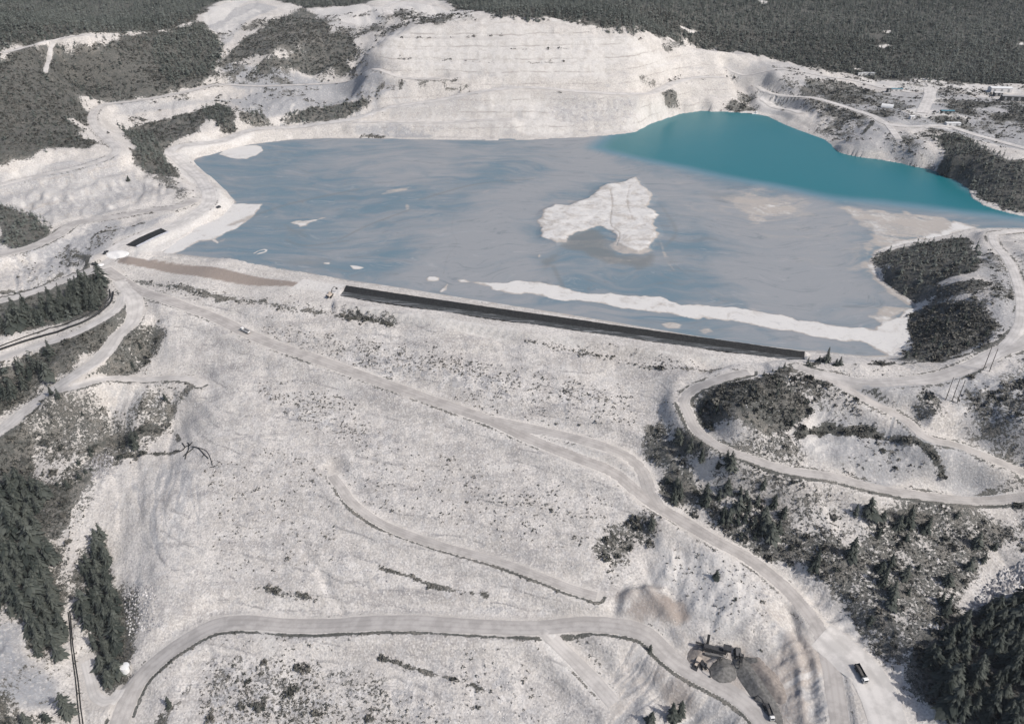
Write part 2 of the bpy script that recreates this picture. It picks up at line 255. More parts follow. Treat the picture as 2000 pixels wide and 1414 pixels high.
lt_ = catmull(np.array([at(u, v, 4.7) for u, v in LINER_TOP]), 4); lb_ = catmull(np.array([at(u, v, 2.6) for u, v in LINER_BOT]), 4)
trough = pmask(GX, GY, np.vstack([lt_, lb_[::-1]]), 1.0); GZ = GZ*(1-trough)+np.minimum(GZ, 2.2)*trough
RIDGES = [ # height, half width, route: berms, spoil ridges, ditches (negative)
 (1.0, 1.3, [(335,1290),(372,1260),(430,1230),(490,1224),(560,1230),(650,1229),(760,1224),(850,1226),(950,1234),(1050,1240)]), (1.0, 1.3, [(1090,1232),(1130,1232),(1180,1228),(1220,1231),(1265,1248),(1300,1290)]), (.8, 1.2, [(640,920),(665,962),(690,1002),(740,1034),(800,1060),(880,1086),(960,1108),(1040,1135),(1120,1160)]),
 (.8, 1.2, [(340,597),(420,630),(480,660),(560,691),(650,724),(740,757),(820,786),(900,812)]), (.8, 1.2, [(1040,872),(1130,907),(1200,935),(1240,968)]), (.9, 1.3, [(1290,1012),(1340,1040),(1400,1070),(1460,1108),(1520,1155),(1560,1200)]), (.7, 1.1, [(1040,846),(1120,864),(1190,884),(1232,905)]),
  (1.8, 3.0, [(1262,1162),(1290,1195),(1318,1230),(1335,1255)]), (2.2, 4, [(1290,1070),(1310,1100),(1300,1140)]), (1.6, 3, [(1360,1190),(1420,1215),(1460,1240)]), (1.5, 3, [(1340,1225),(1400,1238),(1430,1252)]),
 (1.0, 1.5, [(262,468),(322,446),(372,427),(398,410)]), (-1.2, 2.5, [(640,1130),(600,1085),(590,1065)]), (-.9, 2, [(620,1115),(640,1150),(670,1195)]), (-1.6, 3, [(240,850),(205,870),(180,890),(150,915)]), (-1.2, 2.2, [(335,800),(310,835),(260,855),(230,868)]), (1.4, 2.5, [(170,830),(235,770),(260,752)]), (1.4, 2.2, [(1500,1200),(1540,1250),(1560,1310),(1570,1400)]), (-1.5, 2.5, [(1545,1190),(1560,1240),(1585,1310),(1590,1400)]),
 (1.2, 1.6, [(1345,855),(1400,880),(1470,908)]), (1.0, 1.6, [(1640,740),(1700,785),(1780,835)]), (-1.2, 2.0, [(1560,848),(1620,838),(1720,852),(1810,872),(1840,920)]), (1.4, 2.5, [(60,1005),(100,1000),(140,990)]), (.9,1.2,[(255,640),(225,680),(175,722),(110,772),(50,818)]),
]
for am, sc_, uv in [(1.5, 10, [(1290,1060),(1420,1085),(1500,1150),(1510,1220),(1400,1240),(1340,1215),(1290,1140)]), (1.3, 6, [(1495,1200),(1595,1245),(1620,1414),(1520,1440)]), (1.6, 8, [(1550,1120),(1620,1160),(1720,1240),(1810,1330),(1790,1370),(1660,1255),(1570,1180)]), (1.0, 7, [(110,780),(240,745),(380,760),(330,860),(180,930),(110,900)]), (1.0, 8, [(1560,760),(1900,900),(1900,960),(1600,910)]), (1.2, 9, [(0,470),(200,430),(180,520),(20,570)]), (1.3, 9, [(1640,225),(1820,300),(1830,325),(1640,285)])]:
    GZ = GZ+am*pmask(GX, GY, ground(uv), 5, 4)*(1-M_road)*(1.3*np.abs(fbm(GX, GY, sc_, 4, 87))-.35)
for h_, w_, uv in RIDGES:
    P = catmull(ground(uv), 3.0); D, _, _ = seg_dist(GX, GY, P, w_*3+2); env = 1.0
    GZ = GZ+h_*np.exp(-(D/w_)**2)*(1-M_road*.9)*(1+.5*fbm(GX, GY, 9, 2, 64))
spoil = pmask(GX, GY, ground([(1207,1195),(1212,1168),(1228,1154),(1262,1147),(1296,1152),(1312,1180),(1322,1212),(1290,1228),(1250,1225),(1215,1216)]), 3.2); GZ = GZ+spoil*(3.6+.5*fbm(GX, GY, 6, 2, 8))*(1-M_road)
dtop, _, _ = seg_dist(GX, GY, lt_, 6); GZ = np.where((dtop < 5) & (trough < .5), np.maximum(GZ, 4.6-.62*dtop), GZ)
cb = catmull(np.array([at(u, v, 4.2) for u, v in [(300,500),(400,511),(500,525),(600,541),(670,554)]]), 4); dtop, _, _ = seg_dist(GX, GY, cb, 6); GZ = np.where(dtop < 4, np.maximum(GZ, 3.5-.55*dtop), GZ)
sump = pmask(GX, GY, ground([(246,479.5),(315,447),(327,453),(265,482.5)]), 1.6); GZ = GZ-1.0*sump
low = pmask(GX, GY, np.array([at(u, v, 2.6) for u, v in [(655,572)]+LINER_BOT+[(1590,705),(1480,712),(1300,690),(1040,652),(860,626),(650,594)]]), 1.0); GZ = GZ*(1-low)+low*np.where(trough > .5, 2.25, 2.55+.06*fbm(GX, GY, 5, 2, 3))
# ---------------------------------------------------------------- where things grow and what the ground is made of
VEG = [ # strength, edge softness m, wobble m, outline
 (1.0, 9, 9, [(820,-60),(870,6),(905,20),(960,38),(1080,43),(1160,58),(1240,72),(1290,70),(1340,80),(1400,97),(1500,114),(1650,140),(1800,157),(1950,166),(2140,172),(2300,-40)]),
 (1.0, 9, 9, [(-140,-60),(800,-60),(745,-8),(720,6),(600,16),(560,6),(500,-8),(420,5),(380,38),(310,62),(230,66),(165,66),(75,82),(0,101),(-140,116)]),
 (.92, 5, 8, [(-140,125),(0,106),(100,90),(170,76),(260,64),(330,60),(395,45),(432,82),(440,106),(428,126),(440,152),(400,166),(300,186),(200,203),(168,210),(160,235),(178,262),(184,286),(100,296),(0,318),(-140,360)]),
 (.95, 5, 8, [(295,75),(395,48),(436,90),(438,110),(400,150),(330,160),(300,120)]),
 (.8, 4, 6, [(590,16),(610,26),(650,58),(636,68),(590,85),(540,102),(480,116),(430,140),(420,125),(445,95),(480,75),(520,45)]),
 (.85, 4, 6, [(668,62),(700,85),(717,100),(708,118),(683,112),(697,142),(640,145),(570,138),(480,140),(500,125),(560,108),(610,85)]),
 (.85, 3, 5, [(232,244),(330,232),(420,205),(448,208),(463,236),(464,260),(430,262),(405,235),(398,265),(330,278),(300,290),(265,262)]),
 (.9, 3, 4, [(385,215),(432,202),(452,215),(464,250),(452,262),(418,240)]),
 (.8, 3, 5, [(555,238),(560,222),(640,205),(700,198),(720,188),(716,208),(690,222),(640,235),(590,242)]),
 (.6, 3, 5, [(470,220),(510,218),(525,238),(490,244),(465,240)]),
 (.9, 3, 4, [(228,240),(300,265),(335,325),(345,345),(300,340),(272,318),(258,280)]),
 (.9, 3, 3, [(0,402),(60,415),(95,435),(103,445),(90,465),(70,480),(40,488),(0,480)]),
 (.85, 3, 4, [(-60,598),(0,592),(50,580),(100,567),(165,545),(200,548),(208,590),(190,612),(120,630),(60,645),(0,655),(-60,668)]),
 (.85, 3, 5, [(-80,735),(0,712),(60,690),(110,668),(215,620),(225,640),(195,665),(130,702),(122,728),(60,770),(0,808),(-80,860)]),
 (.7, 4, 7, [(236,570),(255,590),(258,612),(240,628),(228,610)]),
 (.72, 4, 7, [(130,752),(200,712),(250,655),(310,635),(330,650),(300,690),(250,725),(180,742)]),
 (.55, 4, 8, [(95,770),(170,765),(190,800),(225,845),(255,850),(330,770),(385,745),(388,765),(340,800),(330,840),(290,875),(220,885),(170,940),(110,975),(100,940),(160,880),(215,870),(170,820),(110,790)]),
 (.85, 5, 10, [(-80,860),(0,845),(60,830),(90,850),(75,890),(100,920),(115,960),(85,1000),(100,1060),(105,1140),(135,1200),(142,1290),(110,1330),(70,1290),(50,1230),(0,1195),(-80,1180)]),
 (.85, 4, 6, [(150,1085),(185,1040),(205,1040),(220,1110),(242,1180),(252,1240),(235,1300),(245,1345),(225,1372),(200,1350),(175,1280),(155,1200)]),
 (.6, 4, 9, [(-60,1330),(20,1350),(60,1380),(150,1360),(160,1440),(-60,1440)]),
 (.7, 3, 6, [(285,1400),(330,1360),(370,1345),(380,1370),(340,1400),(320,1440),(280,1440)]),
 (.85, 3, 3, [(1345,788),(1370,760),(1430,742),(1500,728),(1560,716),(1580,722),(1540,735),(1545,752),(1590,790),(1602,812),(1560,832),(1480,842),(1400,852),(1365,838),(1350,815)]),
 (.75, 3, 6, [(1590,745),(1620,745),(1640,775),(1620,790),(1600,780)]),
 (.95, 2, 3, [(1500,728),(1560,712),(1612,700),(1618,708),(1570,722),(1500,735)]),
 (.85, 3, 6, [(1325,850),(1360,855),(1400,878),(1440,895),(1460,915),(1440,932),(1400,925),(1370,905),(1335,880)]),
 (.7, 4, 8, [(1280,840),(1310,870),(1350,905),(1400,935),(1450,950),(1440,1000),(1380,1000),(1330,990),(1290,970),(1278,930)]),
 (.60, 4, 8, [(1345,975),(1400,965),(1470,990),(1530,1020),(1560,1050),(1640,1040),(1700,1000),(1760,990),(1880,985),(2100,985),(2100,1080),(1990,1075),(1940,1140),(1900,1185),(1820,1215),(1790,1250),(1760,1260),(1700,1230),(1640,1190),(1570,1130),(1520,1090),(1440,1055),(1380,1020)]),
 (.45, 5, 9, [(1460,925),(1560,925),(1650,945),(1760,975),(1700,1000),(1640,1035),(1560,1045),(1530,1010),(1470,960)]),
 (1.0, 4, 5, [(1795,1290),(1810,1255),(1850,1225),(1900,1190),(1960,1170),(2120,1150),(2120,1440),(1890,1440),(1850,1405),(1815,1360)]),
 (1.0, 3, 4, [(1708,510),(1716,494),(1760,486),(1850,468),(1890,463),(1915,490),(1905,530),(1850,545),(1800,560),(1760,575),(1730,550)]),
 (.85, 4, 6, [(1735,558),(1800,560),(1880,548),(1930,545),(1900,575),(1830,590),(1790,592)]),
 (.85, 4, 7, [(1778,640),(1780,615),(1830,595),(1900,580),(1960,600),(1975,640),(1940,668),(1860,695),(1760,706),(1720,708),(1770,685),(1790,665)]),
 (.5, 5, 9, [(1900,480),(1940,500),(1965,560),(1970,600),(1900,580),(1930,540)]),
 (.95, 4, 6, [(1815,268),(1850,262),(1900,272),(1925,290),(1975,312),(2100,335),(2100,425),(2000,418),(1925,398),(1898,382),(1892,365),(1862,345),(1848,335),(1840,305)]),
 (.65, 5, 9, [(1565,160),(1600,150),(1650,158),(1700,180),(1690,195),(1620,190),(1575,182)]),
 (.5, 5, 9, [(1690,175),(1740,185),(1760,205),(1720,212),(1690,200)]),
 (.6, 4, 8, [(1560,190),(1640,207),(1700,228),(1690,245),(1660,232),(1600,215)]),
 (.5, 5, 10, [(1760,252),(1860,256),(1900,270),(1850,285),(1780,268)]),
 (.5, 5, 9, [(1900,230),(1940,240),(1960,262),(1915,262)]),
 (.7, 4, 7, [(1970,200),(2010,208),(2060,240),(2000,240),(1980,225)]),
 (.7, 3, 5, [(1290,180),(1315,174),(1326,190),(1310,205),(1298,195)]),
 (.6, 3, 5, [(1440,180),(1480,178),(1478,195),(1440,200)]),
 (.65, 3, 6, [(1400,212),(1420,202),(1460,200),(1475,212),(1440,219)]),
 (.6, 3, 5, [(1290,88),(1340,82),(1345,95),(1300,98)]),
 (.8, 2, 3, [(702,262),(730,262),(748,268),(720,270),(703,268)]),
 (.55, 4, 8, [(1185,1060),(1200,1030),(1250,1020),(1280,1030),(1260,1060),(1215,1080),(1215,1110),(1205,1148),(1188,1130)]),
 (.5, 5, 10, [(1880,760),(2100,700),(2100,880),(1960,880),(1880,850),(1900,800)]),
 (.55, 4, 8, [(1740,765),(1800,758),(1830,800),(1800,830),(1740,790)]),
 (.4, 5, 10, [(1540,870),(1640,845),(1750,860),(1830,900),(1900,930),(1850,955),(1740,940),(1640,915),(1560,905)]),
 (.35, 4, 9, [(480,1290),(620,1280),(760,1330),(760,1440),(380,1440),(420,1330)]),
 (.5, 2, 3, [(130,475),(175,500),(172,515),(130,520),(115,500)]),
 (.6, 3, 5, [(265,340),(330,345),(362,370),(350,385),(320,360)]),
 (.95, 2, 2, [(1704,503),(1710,530),(1720,548),(1745,572),(1785,592),(1805,575),(1745,535),(1728,500)]), (.9, 3, 3, [(1778,618),(1798,602),(1840,595),(1815,640),(1776,645)]), (.9, 3, 4, [(1760,690),(1785,665),(1800,640),(1850,650),(1860,695),(1770,708),(1745,705)]),
]
veg_polys = [(s, so, wb, ground(uv)) for s, so, wb, uv in VEG]
A_veg = np.zeros(GX.shape)
for s, so, wb, P in veg_polys: A_veg = np.maximum(A_veg, s*pmask(GX, GY, P, so*1.7 if s < .95 else so*1.2, wb*1.5, 30))
# thin growth between the thick patches, thicker in blotches
SPARSE = [(.62, [(440,110),(600,20),(650,60),(720,100),(705,140),(560,150),(440,148),(430,130)]), (.5, [(700,30),(760,15),(870,28),(930,40),(850,50),(750,72),(725,110),(705,110)]), (.55, [(1560,158),(1680,160),(1760,190),(2080,205),(2080,300),(1900,262),(1740,240),(1640,205),(1560,190)]), (.5, [(1640,215),(1740,250),(1800,275),(1830,325),(1720,308),(1640,285),(1610,255)]), (.4, [(1400,105),(1640,145),(1640,165),(1420,150)]), (.55, [(712,70),(740,80),(748,130),(720,140),(700,110)]), (.42, [(-60,125),(180,75),(330,60),(450,60),(600,16),(760,40),(740,130),(690,150),(450,160),(190,205),(180,260),(120,300),(-60,340)]), (.34, [(1270,750),(1560,715),(1900,700),(2100,640),(2100,1200),(1900,1200),(1790,1260),(1560,1130),(1300,980),(1275,860)]), (.30, [(1560,130),(1700,150),(2100,180),(2100,340),(1850,340),(1640,295),(1560,240),(1500,190)]), (.36, [(-60,590),(230,560),(270,620),(240,680),(400,740),(380,800),(330,860),(200,930),(160,1060),(240,1180),(230,1370),(100,1440),(-60,1440)]), (.25, [(60,470),(240,430),(200,500),(60,560),(-40,540)]), (.30, [(1900,480),(2060,470),(2060,650),(1900,700),(1760,705),(1900,560)]), (.24, [(440,150),(760,150),(740,200),(480,240),(230,250),(220,200)]), (.25, [(250,1420),(330,1300),(460,1290),(900,1360),(960,1440)]), (.2, [(1190,1030),(1300,1020),(1500,1140),(1480,1260),(1340,1220),(1200,1150)])]
for s, uv in SPARSE:
    m = pmask(GX, GY, ground(uv), 9, 8, 30); A_veg = np.maximum(A_veg, m*s*np.clip(.75+1.5*fbm(GX, GY, 34, 4, 55), 0, 1.7))
LINES_VEG = [ # dark weedy edges, ditches and tufts along tracks: (strength, half width, route)
 (.5, .8, [(745,1110),(800,1125),(850,1145),(900,1155),(950,1163)]), (.5, .9, [(740,1285),(800,1302),(860,1320),(910,1335),(960,1350)]), (.4, .7, [(500,1147),(560,1160),(620,1168)]),
 (.45, 1.6, [(235,540),(300,556),(420,580),(500,590),(570,603),(640,612),(700,622),(770,632)]), (.35, 1.3, [(1025,665),(1080,678),(1150,692),(1200,700),(1260,715),(1330,720),(1400,722)]),
 (.7, 1.4, [(100,975),(160,940),(178,928)]), (.7, 1.5, [(170,880),(220,862),(260,850),(310,835),(340,800)]), (.6, 1.2, [(225,890),(290,886),(350,880)]),
 (.8, 1.6, [(140,548),(155,540),(170,505),(150,500)]), (.5, .8, [(0,572),(60,565),(95,550),(120,535)]), (.5, .8, [(180,475),(185,460),(230,448),(280,435)]), (.5, .9, [(330,830),(340,845),(350,860)]),
 (.75, 1.6, [(1560,850),(1600,842),(1650,840),(1720,852),(1800,866),(1815,880),(1840,920)]), (.6, .8, [(1345,815),(1355,842),(1378,868)]), (.6, .8, [(1500,918),(1560,930),(1640,938),(1720,962),(1800,978),(1900,985),(2000,984)]),
 (.5, .8, [(1380,862),(1420,872),(1470,888)]), (.8, 1.2, [(1690,748),(1640,735),(1560,712)]), (.6, 1.2, [(1700,712),(1800,706),(1860,700),(1930,676),(1980,640),(1985,600)]), (.6, .8, [(1500,180),(1560,192)]),
 (.5, 2.0, [(1700,178),(1740,188),(1800,192)]), (.5, 1.6, [(740,165),(770,170),(785,160)]), (.4, 1.2, [(515,172),(560,178),(620,172)]), (.4, 1.2, [(820,163),(870,157),(900,154)]), (.35, 1.0, [(1000,168),(1060,170),(1095,168)]), (.4, 1.0, [(870,172),(915,168)]), (.35,.9,[(1250,151),(1330,148)]),
 (.35, 1.2, [(785,72),(860,70),(980,64)]), (.3, 1.2, [(780,110),(900,115),(1000,120),(1120,118)]), (.3, 1.2, [(1000,92),(1110,92)]),
 (.7, 1.6, [(1640,225),(1700,232)]), (.7, 1.3, [(1685,262),(1700,245),(1705,237)]),
]
for s, hw, uv in LINES_VEG:
    P = catmull(ground(uv), 3.0); s = min(1, s*1.35); hw = max(hw*1.15, .0011*float(P[:, 1].mean())+.75); D, _, _ = seg_dist(GX, GY, P, hw*4+3)
    A_veg = np.maximum(A_veg, s*smooth(hw*1.9, hw*0.4, D+fbm(GX, GY, 6, 2, 71)*hw*1.3))
PALE = [ # very pale fines and bleached rock
 (.7, 4, 3, [(660,592),(860,622),(1040,648),(1200,672),(1400,700),(1440,712),(1200,690),(1040,668),(860,640),(680,606)]), (.55, 6, 5, [(960,690),(1100,712),(1240,740),(1230,755),(1080,735),(950,705)]), (.6, 5, 5, [(985,840),(1190,885),(1240,930),(1250,975),(1200,915),(1100,875)]), (.5, 6, 6, [(940,900),(1010,905),(1000,930),(940,925)]), (.5, 5, 4, [(1110,730),(1160,745),(1150,755),(1100,745)]), (.55, 6, 5, [(715,790),(765,800),(775,825),(735,820)]), 
 (1, 3, 2, [(590,545),(640,551),(676,556),(668,577),(610,568),(575,562)]), (.8, 6, 4, [(335,300),(400,268),(500,256),(520,262),(460,285),(380,305),(366,330),(450,392),(450,405),(400,430),(330,490),(250,500),(330,440),(405,400),(400,370),(350,335)]),
 (.62, 12, 12, [(745,75),(850,52),(950,40),(1080,44),(1160,58),(1255,80),(1330,105),(1300,150),(1180,160),(1050,160),(900,150),(800,140),(740,125)]), (.6, 8, 8, [(930,180),(1060,195),(1120,240),(1110,268),(1030,268),(960,225)]), (.5, 8, 8, [(760,235),(880,205),(980,195),(1000,260),(860,245)]), (.6, 6, 6, [(1130,265),(1220,240),(1290,190),(1330,215),(1240,255)]),
 (.85, 5, 4, [(600,18),(690,8),(752,18),(755,38),(735,55),(690,48),(640,38)]), (.8, 5, 4, [(755,10),(790,2),(900,22),(928,34),(870,44),(800,38),(765,28)]), (.6, 5, 5, [(1270,72),(1320,66),(1340,80),(1280,88)]), (.7, 4, 3, [(395,30),(470,-4),(490,0),(440,40),(400,55)]), (.5, 5, 6, [(420,60),(490,20),(530,15),(440,75)]),
 (.8, 4, 3, [(1480,178),(1510,182),(1560,215),(1570,224),(1520,222),(1475,214)]), (.9, 5, 4, [(1660,142),(1760,150),(1850,158),(1960,170),(1985,180),(1900,182),(1830,176),(1760,178),(1690,160)]), (.9, 4, 3, [(1815,190),(1870,195),(1872,204),(1815,202)]), (.8, 4, 3, [(1760,215),(1800,212),(1870,224),(1892,228),(1890,250),(1820,235),(1770,222)]), (.8, 3, 3, [(1790,246),(1880,246),(1890,255),(1800,252)]), (.9, 4, 3, [(1940,172),(1995,172),(1998,184),(1940,184)]), (.8,4,3,[(1890,184),(1940,190),(1990,196),(1990,200),(1930,192)]),
 (.6, 8, 7, [(700,780),(760,795),(790,815),(740,820)]), (.5, 8, 7, [(640,735),(720,770),(700,790),(630,750)]), (.55, 8, 8, [(800,935),(860,940),(850,965),(805,955)]), (.4, 9, 9, [(900,800),(1080,850),(1250,900),(1260,980),(1150,930),(950,860)]), (.6, 6, 5, [(1065,1245),(1110,1270),(1190,1330),(1200,1350),(1160,1370),(1090,1310)]), (.5, 6, 5, [(1100,1235),(1180,1290),(1200,1340),(1170,1330)]), (.6, 6, 6, [(490,1230),(550,1235),(545,1290),(510,1290)]), (.45, 6, 7, [(390,835),(470,845),(460,860),(390,850)]),
 (.75, 8, 7, [(1290,1060),(1400,1090),(1480,1140),(1500,1190),(1440,1240),(1380,1240),(1340,1200),(1280,1140)]), (.8, 3, 3, [(1860,858),(1930,880),(2000,915),(2000,930),(1940,895),(1880,872)]), (.8, 3, 3, [(1345,868),(1360,893),(1390,925),(1420,936),(1400,938),(1370,910)]), (.6, 5, 5, [(1400,855),(1470,870),(1480,890),(1420,870)]), (.5, 5, 6, [(1560,990),(1630,985),(1640,1020),(1600,1050),(1555,1045)]),
 (.6, 6, 6, [(80,1005),(150,985),(160,1030),(110,1065),(85,1050)]), (.5, 6, 6, [(225,770),(260,765),(275,835),(240,840)]), (.5, 4, 4, [(0,340),(60,320),(90,318),(60,345),(0,358)]), (.4, 6, 6, [(60,370),(200,330),(260,345),(180,385),(80,395)]), (.5, 3, 3, [(0,152),(20,145),(45,155),(20,165),(0,162)]), (.5, 3, 3, [(0,465),(50,455),(55,462),(20,478),(0,478)]),
 (.85, 3, 3, [(1740,640),(1770,650),(1795,665),(1770,690),(1720,700),(1690,690),(1715,660)]), (.4, 6, 5, [(700,600),(900,630),(1100,665),(1250,690),(1440,708),(1440,716),(1200,690),(900,642),(700,610)]), (.9, 3, 2, [(208,492),(240,486),(250,496),(235,505),(205,502)]), (.7, 3, 3, [(1700,1290),(1760,1380),(1770,1430),(1720,1430),(1680,1350)]), (.6,6,6,[(1620,1180),(1700,1230),(1800,1290),(1790,1310),(1700,1270)]),
]
A_pale = np.zeros(GX.shape)
for s, so, wb, uv in PALE: A_pale = np.maximum(A_pale, s*pmask(GX, GY, ground(uv), so, wb, 18))
BROWN = [ (1, .8, 0, [(236,502),(300,507),(400,520),(500,540),(560,548),(596,555),(588,562),(540,559),(400,543),(300,526),(250,518),(228,513)]), (.8, 2, 2, [(560,550),(592,554),(590,562),(560,560)]),
 (.9, 3, 3, [(1278,1175),(1300,1165),(1330,1180),(1350,1200),(1325,1215),(1305,1205)]), (.75, 4, 3, [(1212,1200),(1240,1165),(1290,1160),(1318,1212),(1250,1222)]), (.6, 4, 4, [(1200,1185),(1215,1160),(1250,1150),(1285,1148),(1250,1160),(1215,1185)]), (.6, 6, 7, [(1500,1210),(1560,1190),(1590,1240),(1600,1320),(1560,1380),(1520,1290)]), (.6, 3, 3, [(1290,1330),(1340,1325),(1350,1370),(1320,1390),(1290,1360)]), (.5, 3, 4, [(1275,1310),(1315,1300),(1300,1330),(1270,1340)]), (.3, 5, 5, [(1200,1240),(1300,1260),(1330,1310),(1260,1360),(1190,1420),(1200,1310)]),  # crescent on the spoil mound's upper left: its shaded side painted in as brown
 (.62, 6, 7, [(1500,1270),(1560,1290),(1585,1414),(1520,1414)]), (.6, 5, 5, [(1340,1240),(1460,1260),(1500,1330),(1470,1350),(1380,1310),(1345,1275)]), (.35, 5, 6, [(0,385),(40,395),(60,415),(0,405)]), (.35, 6, 7, [(640,985),(690,1000),(760,1040),(720,1040)]), (.3, 6, 7, [(140,800),(170,850),(120,900),(90,860)]), (.4,5,6,[(1250,990),(1300,1010),(1290,1040),(1210,1040)]), (.3,5,6,[(150,970),(180,1050),(150,1190),(130,1100)]) ]
A_brown = np.zeros(GX.shape)
for s, so, wb, uv in BROWN: A_brown = np.maximum(A_brown, s*pmask(GX, GY, ground(uv), so, wb, 14))
GREY = [ (.6, 8, 10, [(-40,335),(230,300),(335,370),(200,410),(60,430),(-40,400)]), (.7, 6, 8, [(60,490),(180,455),(330,420),(240,470),(180,500),(90,530)]), (.5, 9, 12, [(1290,1070),(1420,1090),(1500,1170),(1480,1240),(1340,1210)]), (.6, 6, 8, [(1560,1130),(1700,1230),(1800,1320),(1780,1350),(1650,1240)]), (.4, 12, 14, [(760,170),(1000,180),(1250,190),(1200,262),(760,262)]), (.4, 10, 12, [(860,60),(1010,48),(1020,140),(880,150)]), (.85, 6, 6, [(440,120),(560,140),(700,145),(720,110),(740,125),(745,160),(460,158),(430,140)]), (.7, 6, 6, [(1560,158),(1760,185),(2080,205),(2080,300),(1740,240),(1640,205)]), (.8, 8, 8, [(440,145),(520,150),(690,150),(760,170),(740,195),(700,190),(600,210),(510,235),(470,210),(455,195),(500,180),(440,165)]), (.6, 6, 6, [(220,190),(300,205),(400,190),(450,195),(400,205),(280,225),(225,225)]), (.7, 8, 8, [(1600,800),(1760,840),(1900,905),(1950,960),(1780,950),(1600,910),(1560,880)]), (.8, 8, 8, [(1880,760),(2100,690),(2100,900),(2000,890),(1860,800)]), (.6, 8, 8, [(1620,750),(1780,755),(1900,730),(1880,780),(1780,810),(1700,775)]), (.7, 6, 6, [(90,480),(180,440),(250,430),(190,470),(180,500),(120,530),(70,520)]), (.6, 8, 8, [(1640,210),(1740,250),(1800,270),(1830,320),(1700,305),(1640,290),(1620,260)]), (.6, 8, 8, [(1700,180),(1900,230),(2000,260),(2000,200),(1850,180)]), (.75, 5, 5, [(690,245),(760,240),(850,262),(840,270),(700,262)]), (.9, 6, 5, [(-80,1200),(20,1215),(70,1290),(110,1340),(120,1400),(60,1380),(-80,1330)]), (.6, 6, 6, [(1900,490),(1985,540),(1985,640),(1900,680),(1940,600)]), (.45, 6, 6, [(620,30),(700,55),(720,70),(640,60)]), (.4, 5, 6, [(830,5),(860,15),(830,35),(790,30)]), (.6, 4, 5, [(400,50),(500,5),(540,15),(440,90)]), (.35, 7, 7, [(1500,1230),(1580,1200),(1600,1300),(1540,1330)]), (.45, 12, 14, [(1400,110),(1560,125),(1640,160),(1560,190),(1450,165)]), (.3,6,6,[(320,650),(360,640),(350,700),(310,720)]), (.5, 5, 6, [(150,930),(180,900),(230,880),(200,920),(130,980)]) ]
A_grey = np.zeros(GX.shape)
for s, so, wb, uv in GREY: A_grey = np.maximum(A_grey, s*pmask(GX, GY, ground(uv), so, wb, 22))
STONY = [ (.75, 6, 6, [(1290,1060),(1420,1085),(1500,1150),(1510,1220),(1400,1240),(1290,1140)]), (.8, 5, 5, [(1550,1120),(1720,1240),(1810,1330),(1660,1255)]), (.45, 8, 8, [(720,240),(1240,190),(1240,256),(720,262)]), (.5, 6, 6, [(-40,470),(200,430),(180,520),(0,575)]), (.9, 5, 5, [(180,885),(225,885),(220,930),(175,940)]), (1.0, 4, 4, [(1890,1190),(1920,1150),(1960,1110),(2100,1050),(2100,1140),(1980,1165),(1915,1190)]), (.9, 3, 3, [(1810,1220),(1850,1210),(1855,1225),(1820,1235)]), (.8, 6, 6, [(240,1150),(320,1140),(310,1230),(250,1240)]), (.7, 6, 6, [(1560,855),(1620,835),(1700,830),(1620,850)]), (.7, 5, 6, [(320,590),(360,600),(340,650),(290,680),(280,650)]), (.7,8,8,[(820,1270),(1000,1310),(1040,1414),(880,1400)]), (.5,8,8,[(330,1290),(420,1260),(460,1340),(360,1350)]), (.7,8,8,[(1440,760),(1560,830),(1480,880),(1400,860)])]
A_stone = 0.32*M_face
for s, so, wb, uv in STONY: A_stone = np.maximum(A_stone, s*pmask(GX, GY, ground(uv), so, wb, 14))
for uv in [[(480,640),(760,690),(1000,740),(1240,790),(1230,800),(980,765),(700,720),(560,670)], [(515,760),(600,790),(680,830),(660,850),(580,830),(520,790)], [(1000,745),(1160,770),(1220,800),(1180,830),(1040,790)], [(560,655),(700,680),(840,715),(800,740),(640,700)], [(700,820),(760,860),(740,890),(690,860)], [(420,1290),(820,1330),(900,1414),(420,1414)], [(640,1080),(1000,1180),(980,1200),(660,1110)]]:
    A_stone = np.maximum(A_stone, 0.75*pmask(GX, GY, ground(uv), 7, 9, 16))
GULLY = [ # depth m, spacing m, outline, a line running down the slope
 (1.1, 5.5, [(1490,1190),(1600,1240),(1625,1414),(1540,1440),(1520,1330)], (1600,1250), (1515,1300)), (.7, 4.0, [(1200,1240),(1290,1262),(1330,1320),(1300,1400),(1180,1440),(1195,1320)], (1300,1285), (1215,1400)), (1.6, 9, [(1540,198),(1640,215),(1705,235),(1670,255),(1600,245),(1545,222)], (1620,212), (1600,245)),
 (1.2, 5, [(-60,1205),(30,1215),(115,1340),(60,1400),(-60,1350)], (0,1235), (100,1330)), (1.4, 8, [(0,385),(60,352),(230,305),(335,362),(200,408),(60,420)], (150,332), (185,398)), (1.0, 5.5, [(1560,760),(1700,780),(1900,905),(1700,920),(1540,860)], (1690,790), (1650,850)), (1.5, 5, [(1540,1105),(1600,1170),(1700,1240),(1800,1325),(1790,1370),(1640,1250),(1560,1170)], (1700,1240), (1660,1270)), (.8, 9, [(1285,1060),(1400,1080),(1500,1150),(1500,1230),(1380,1230),(1300,1150)], (1400,1090), (1370,1210)), (.9, 5, [(200,742),(385,745),(335,825),(240,850)], (285,748), (252,842)), (.4, 5, [(230,890),(360,890),(420,1000),(300,1080),(220,980)], (290,900), (280,1050)), (1.0, 6, [(1700,760),(1900,740),(2080,690),(2080,900),(1900,860)], (1960,720), (1860,800)), (.9, 6, [(460,165),(760,155),(740,235),(480,240)], (620,170), (600,230)),  (1.2,7,[(0,500),(180,470),(170,530),(20,575)],(60,505),(80,560)), (1.0,6,[(1380,1340),(1480,1400),(1440,1440),(1300,1440),(1290,1340)],(1400,1345),(1330,1420))]
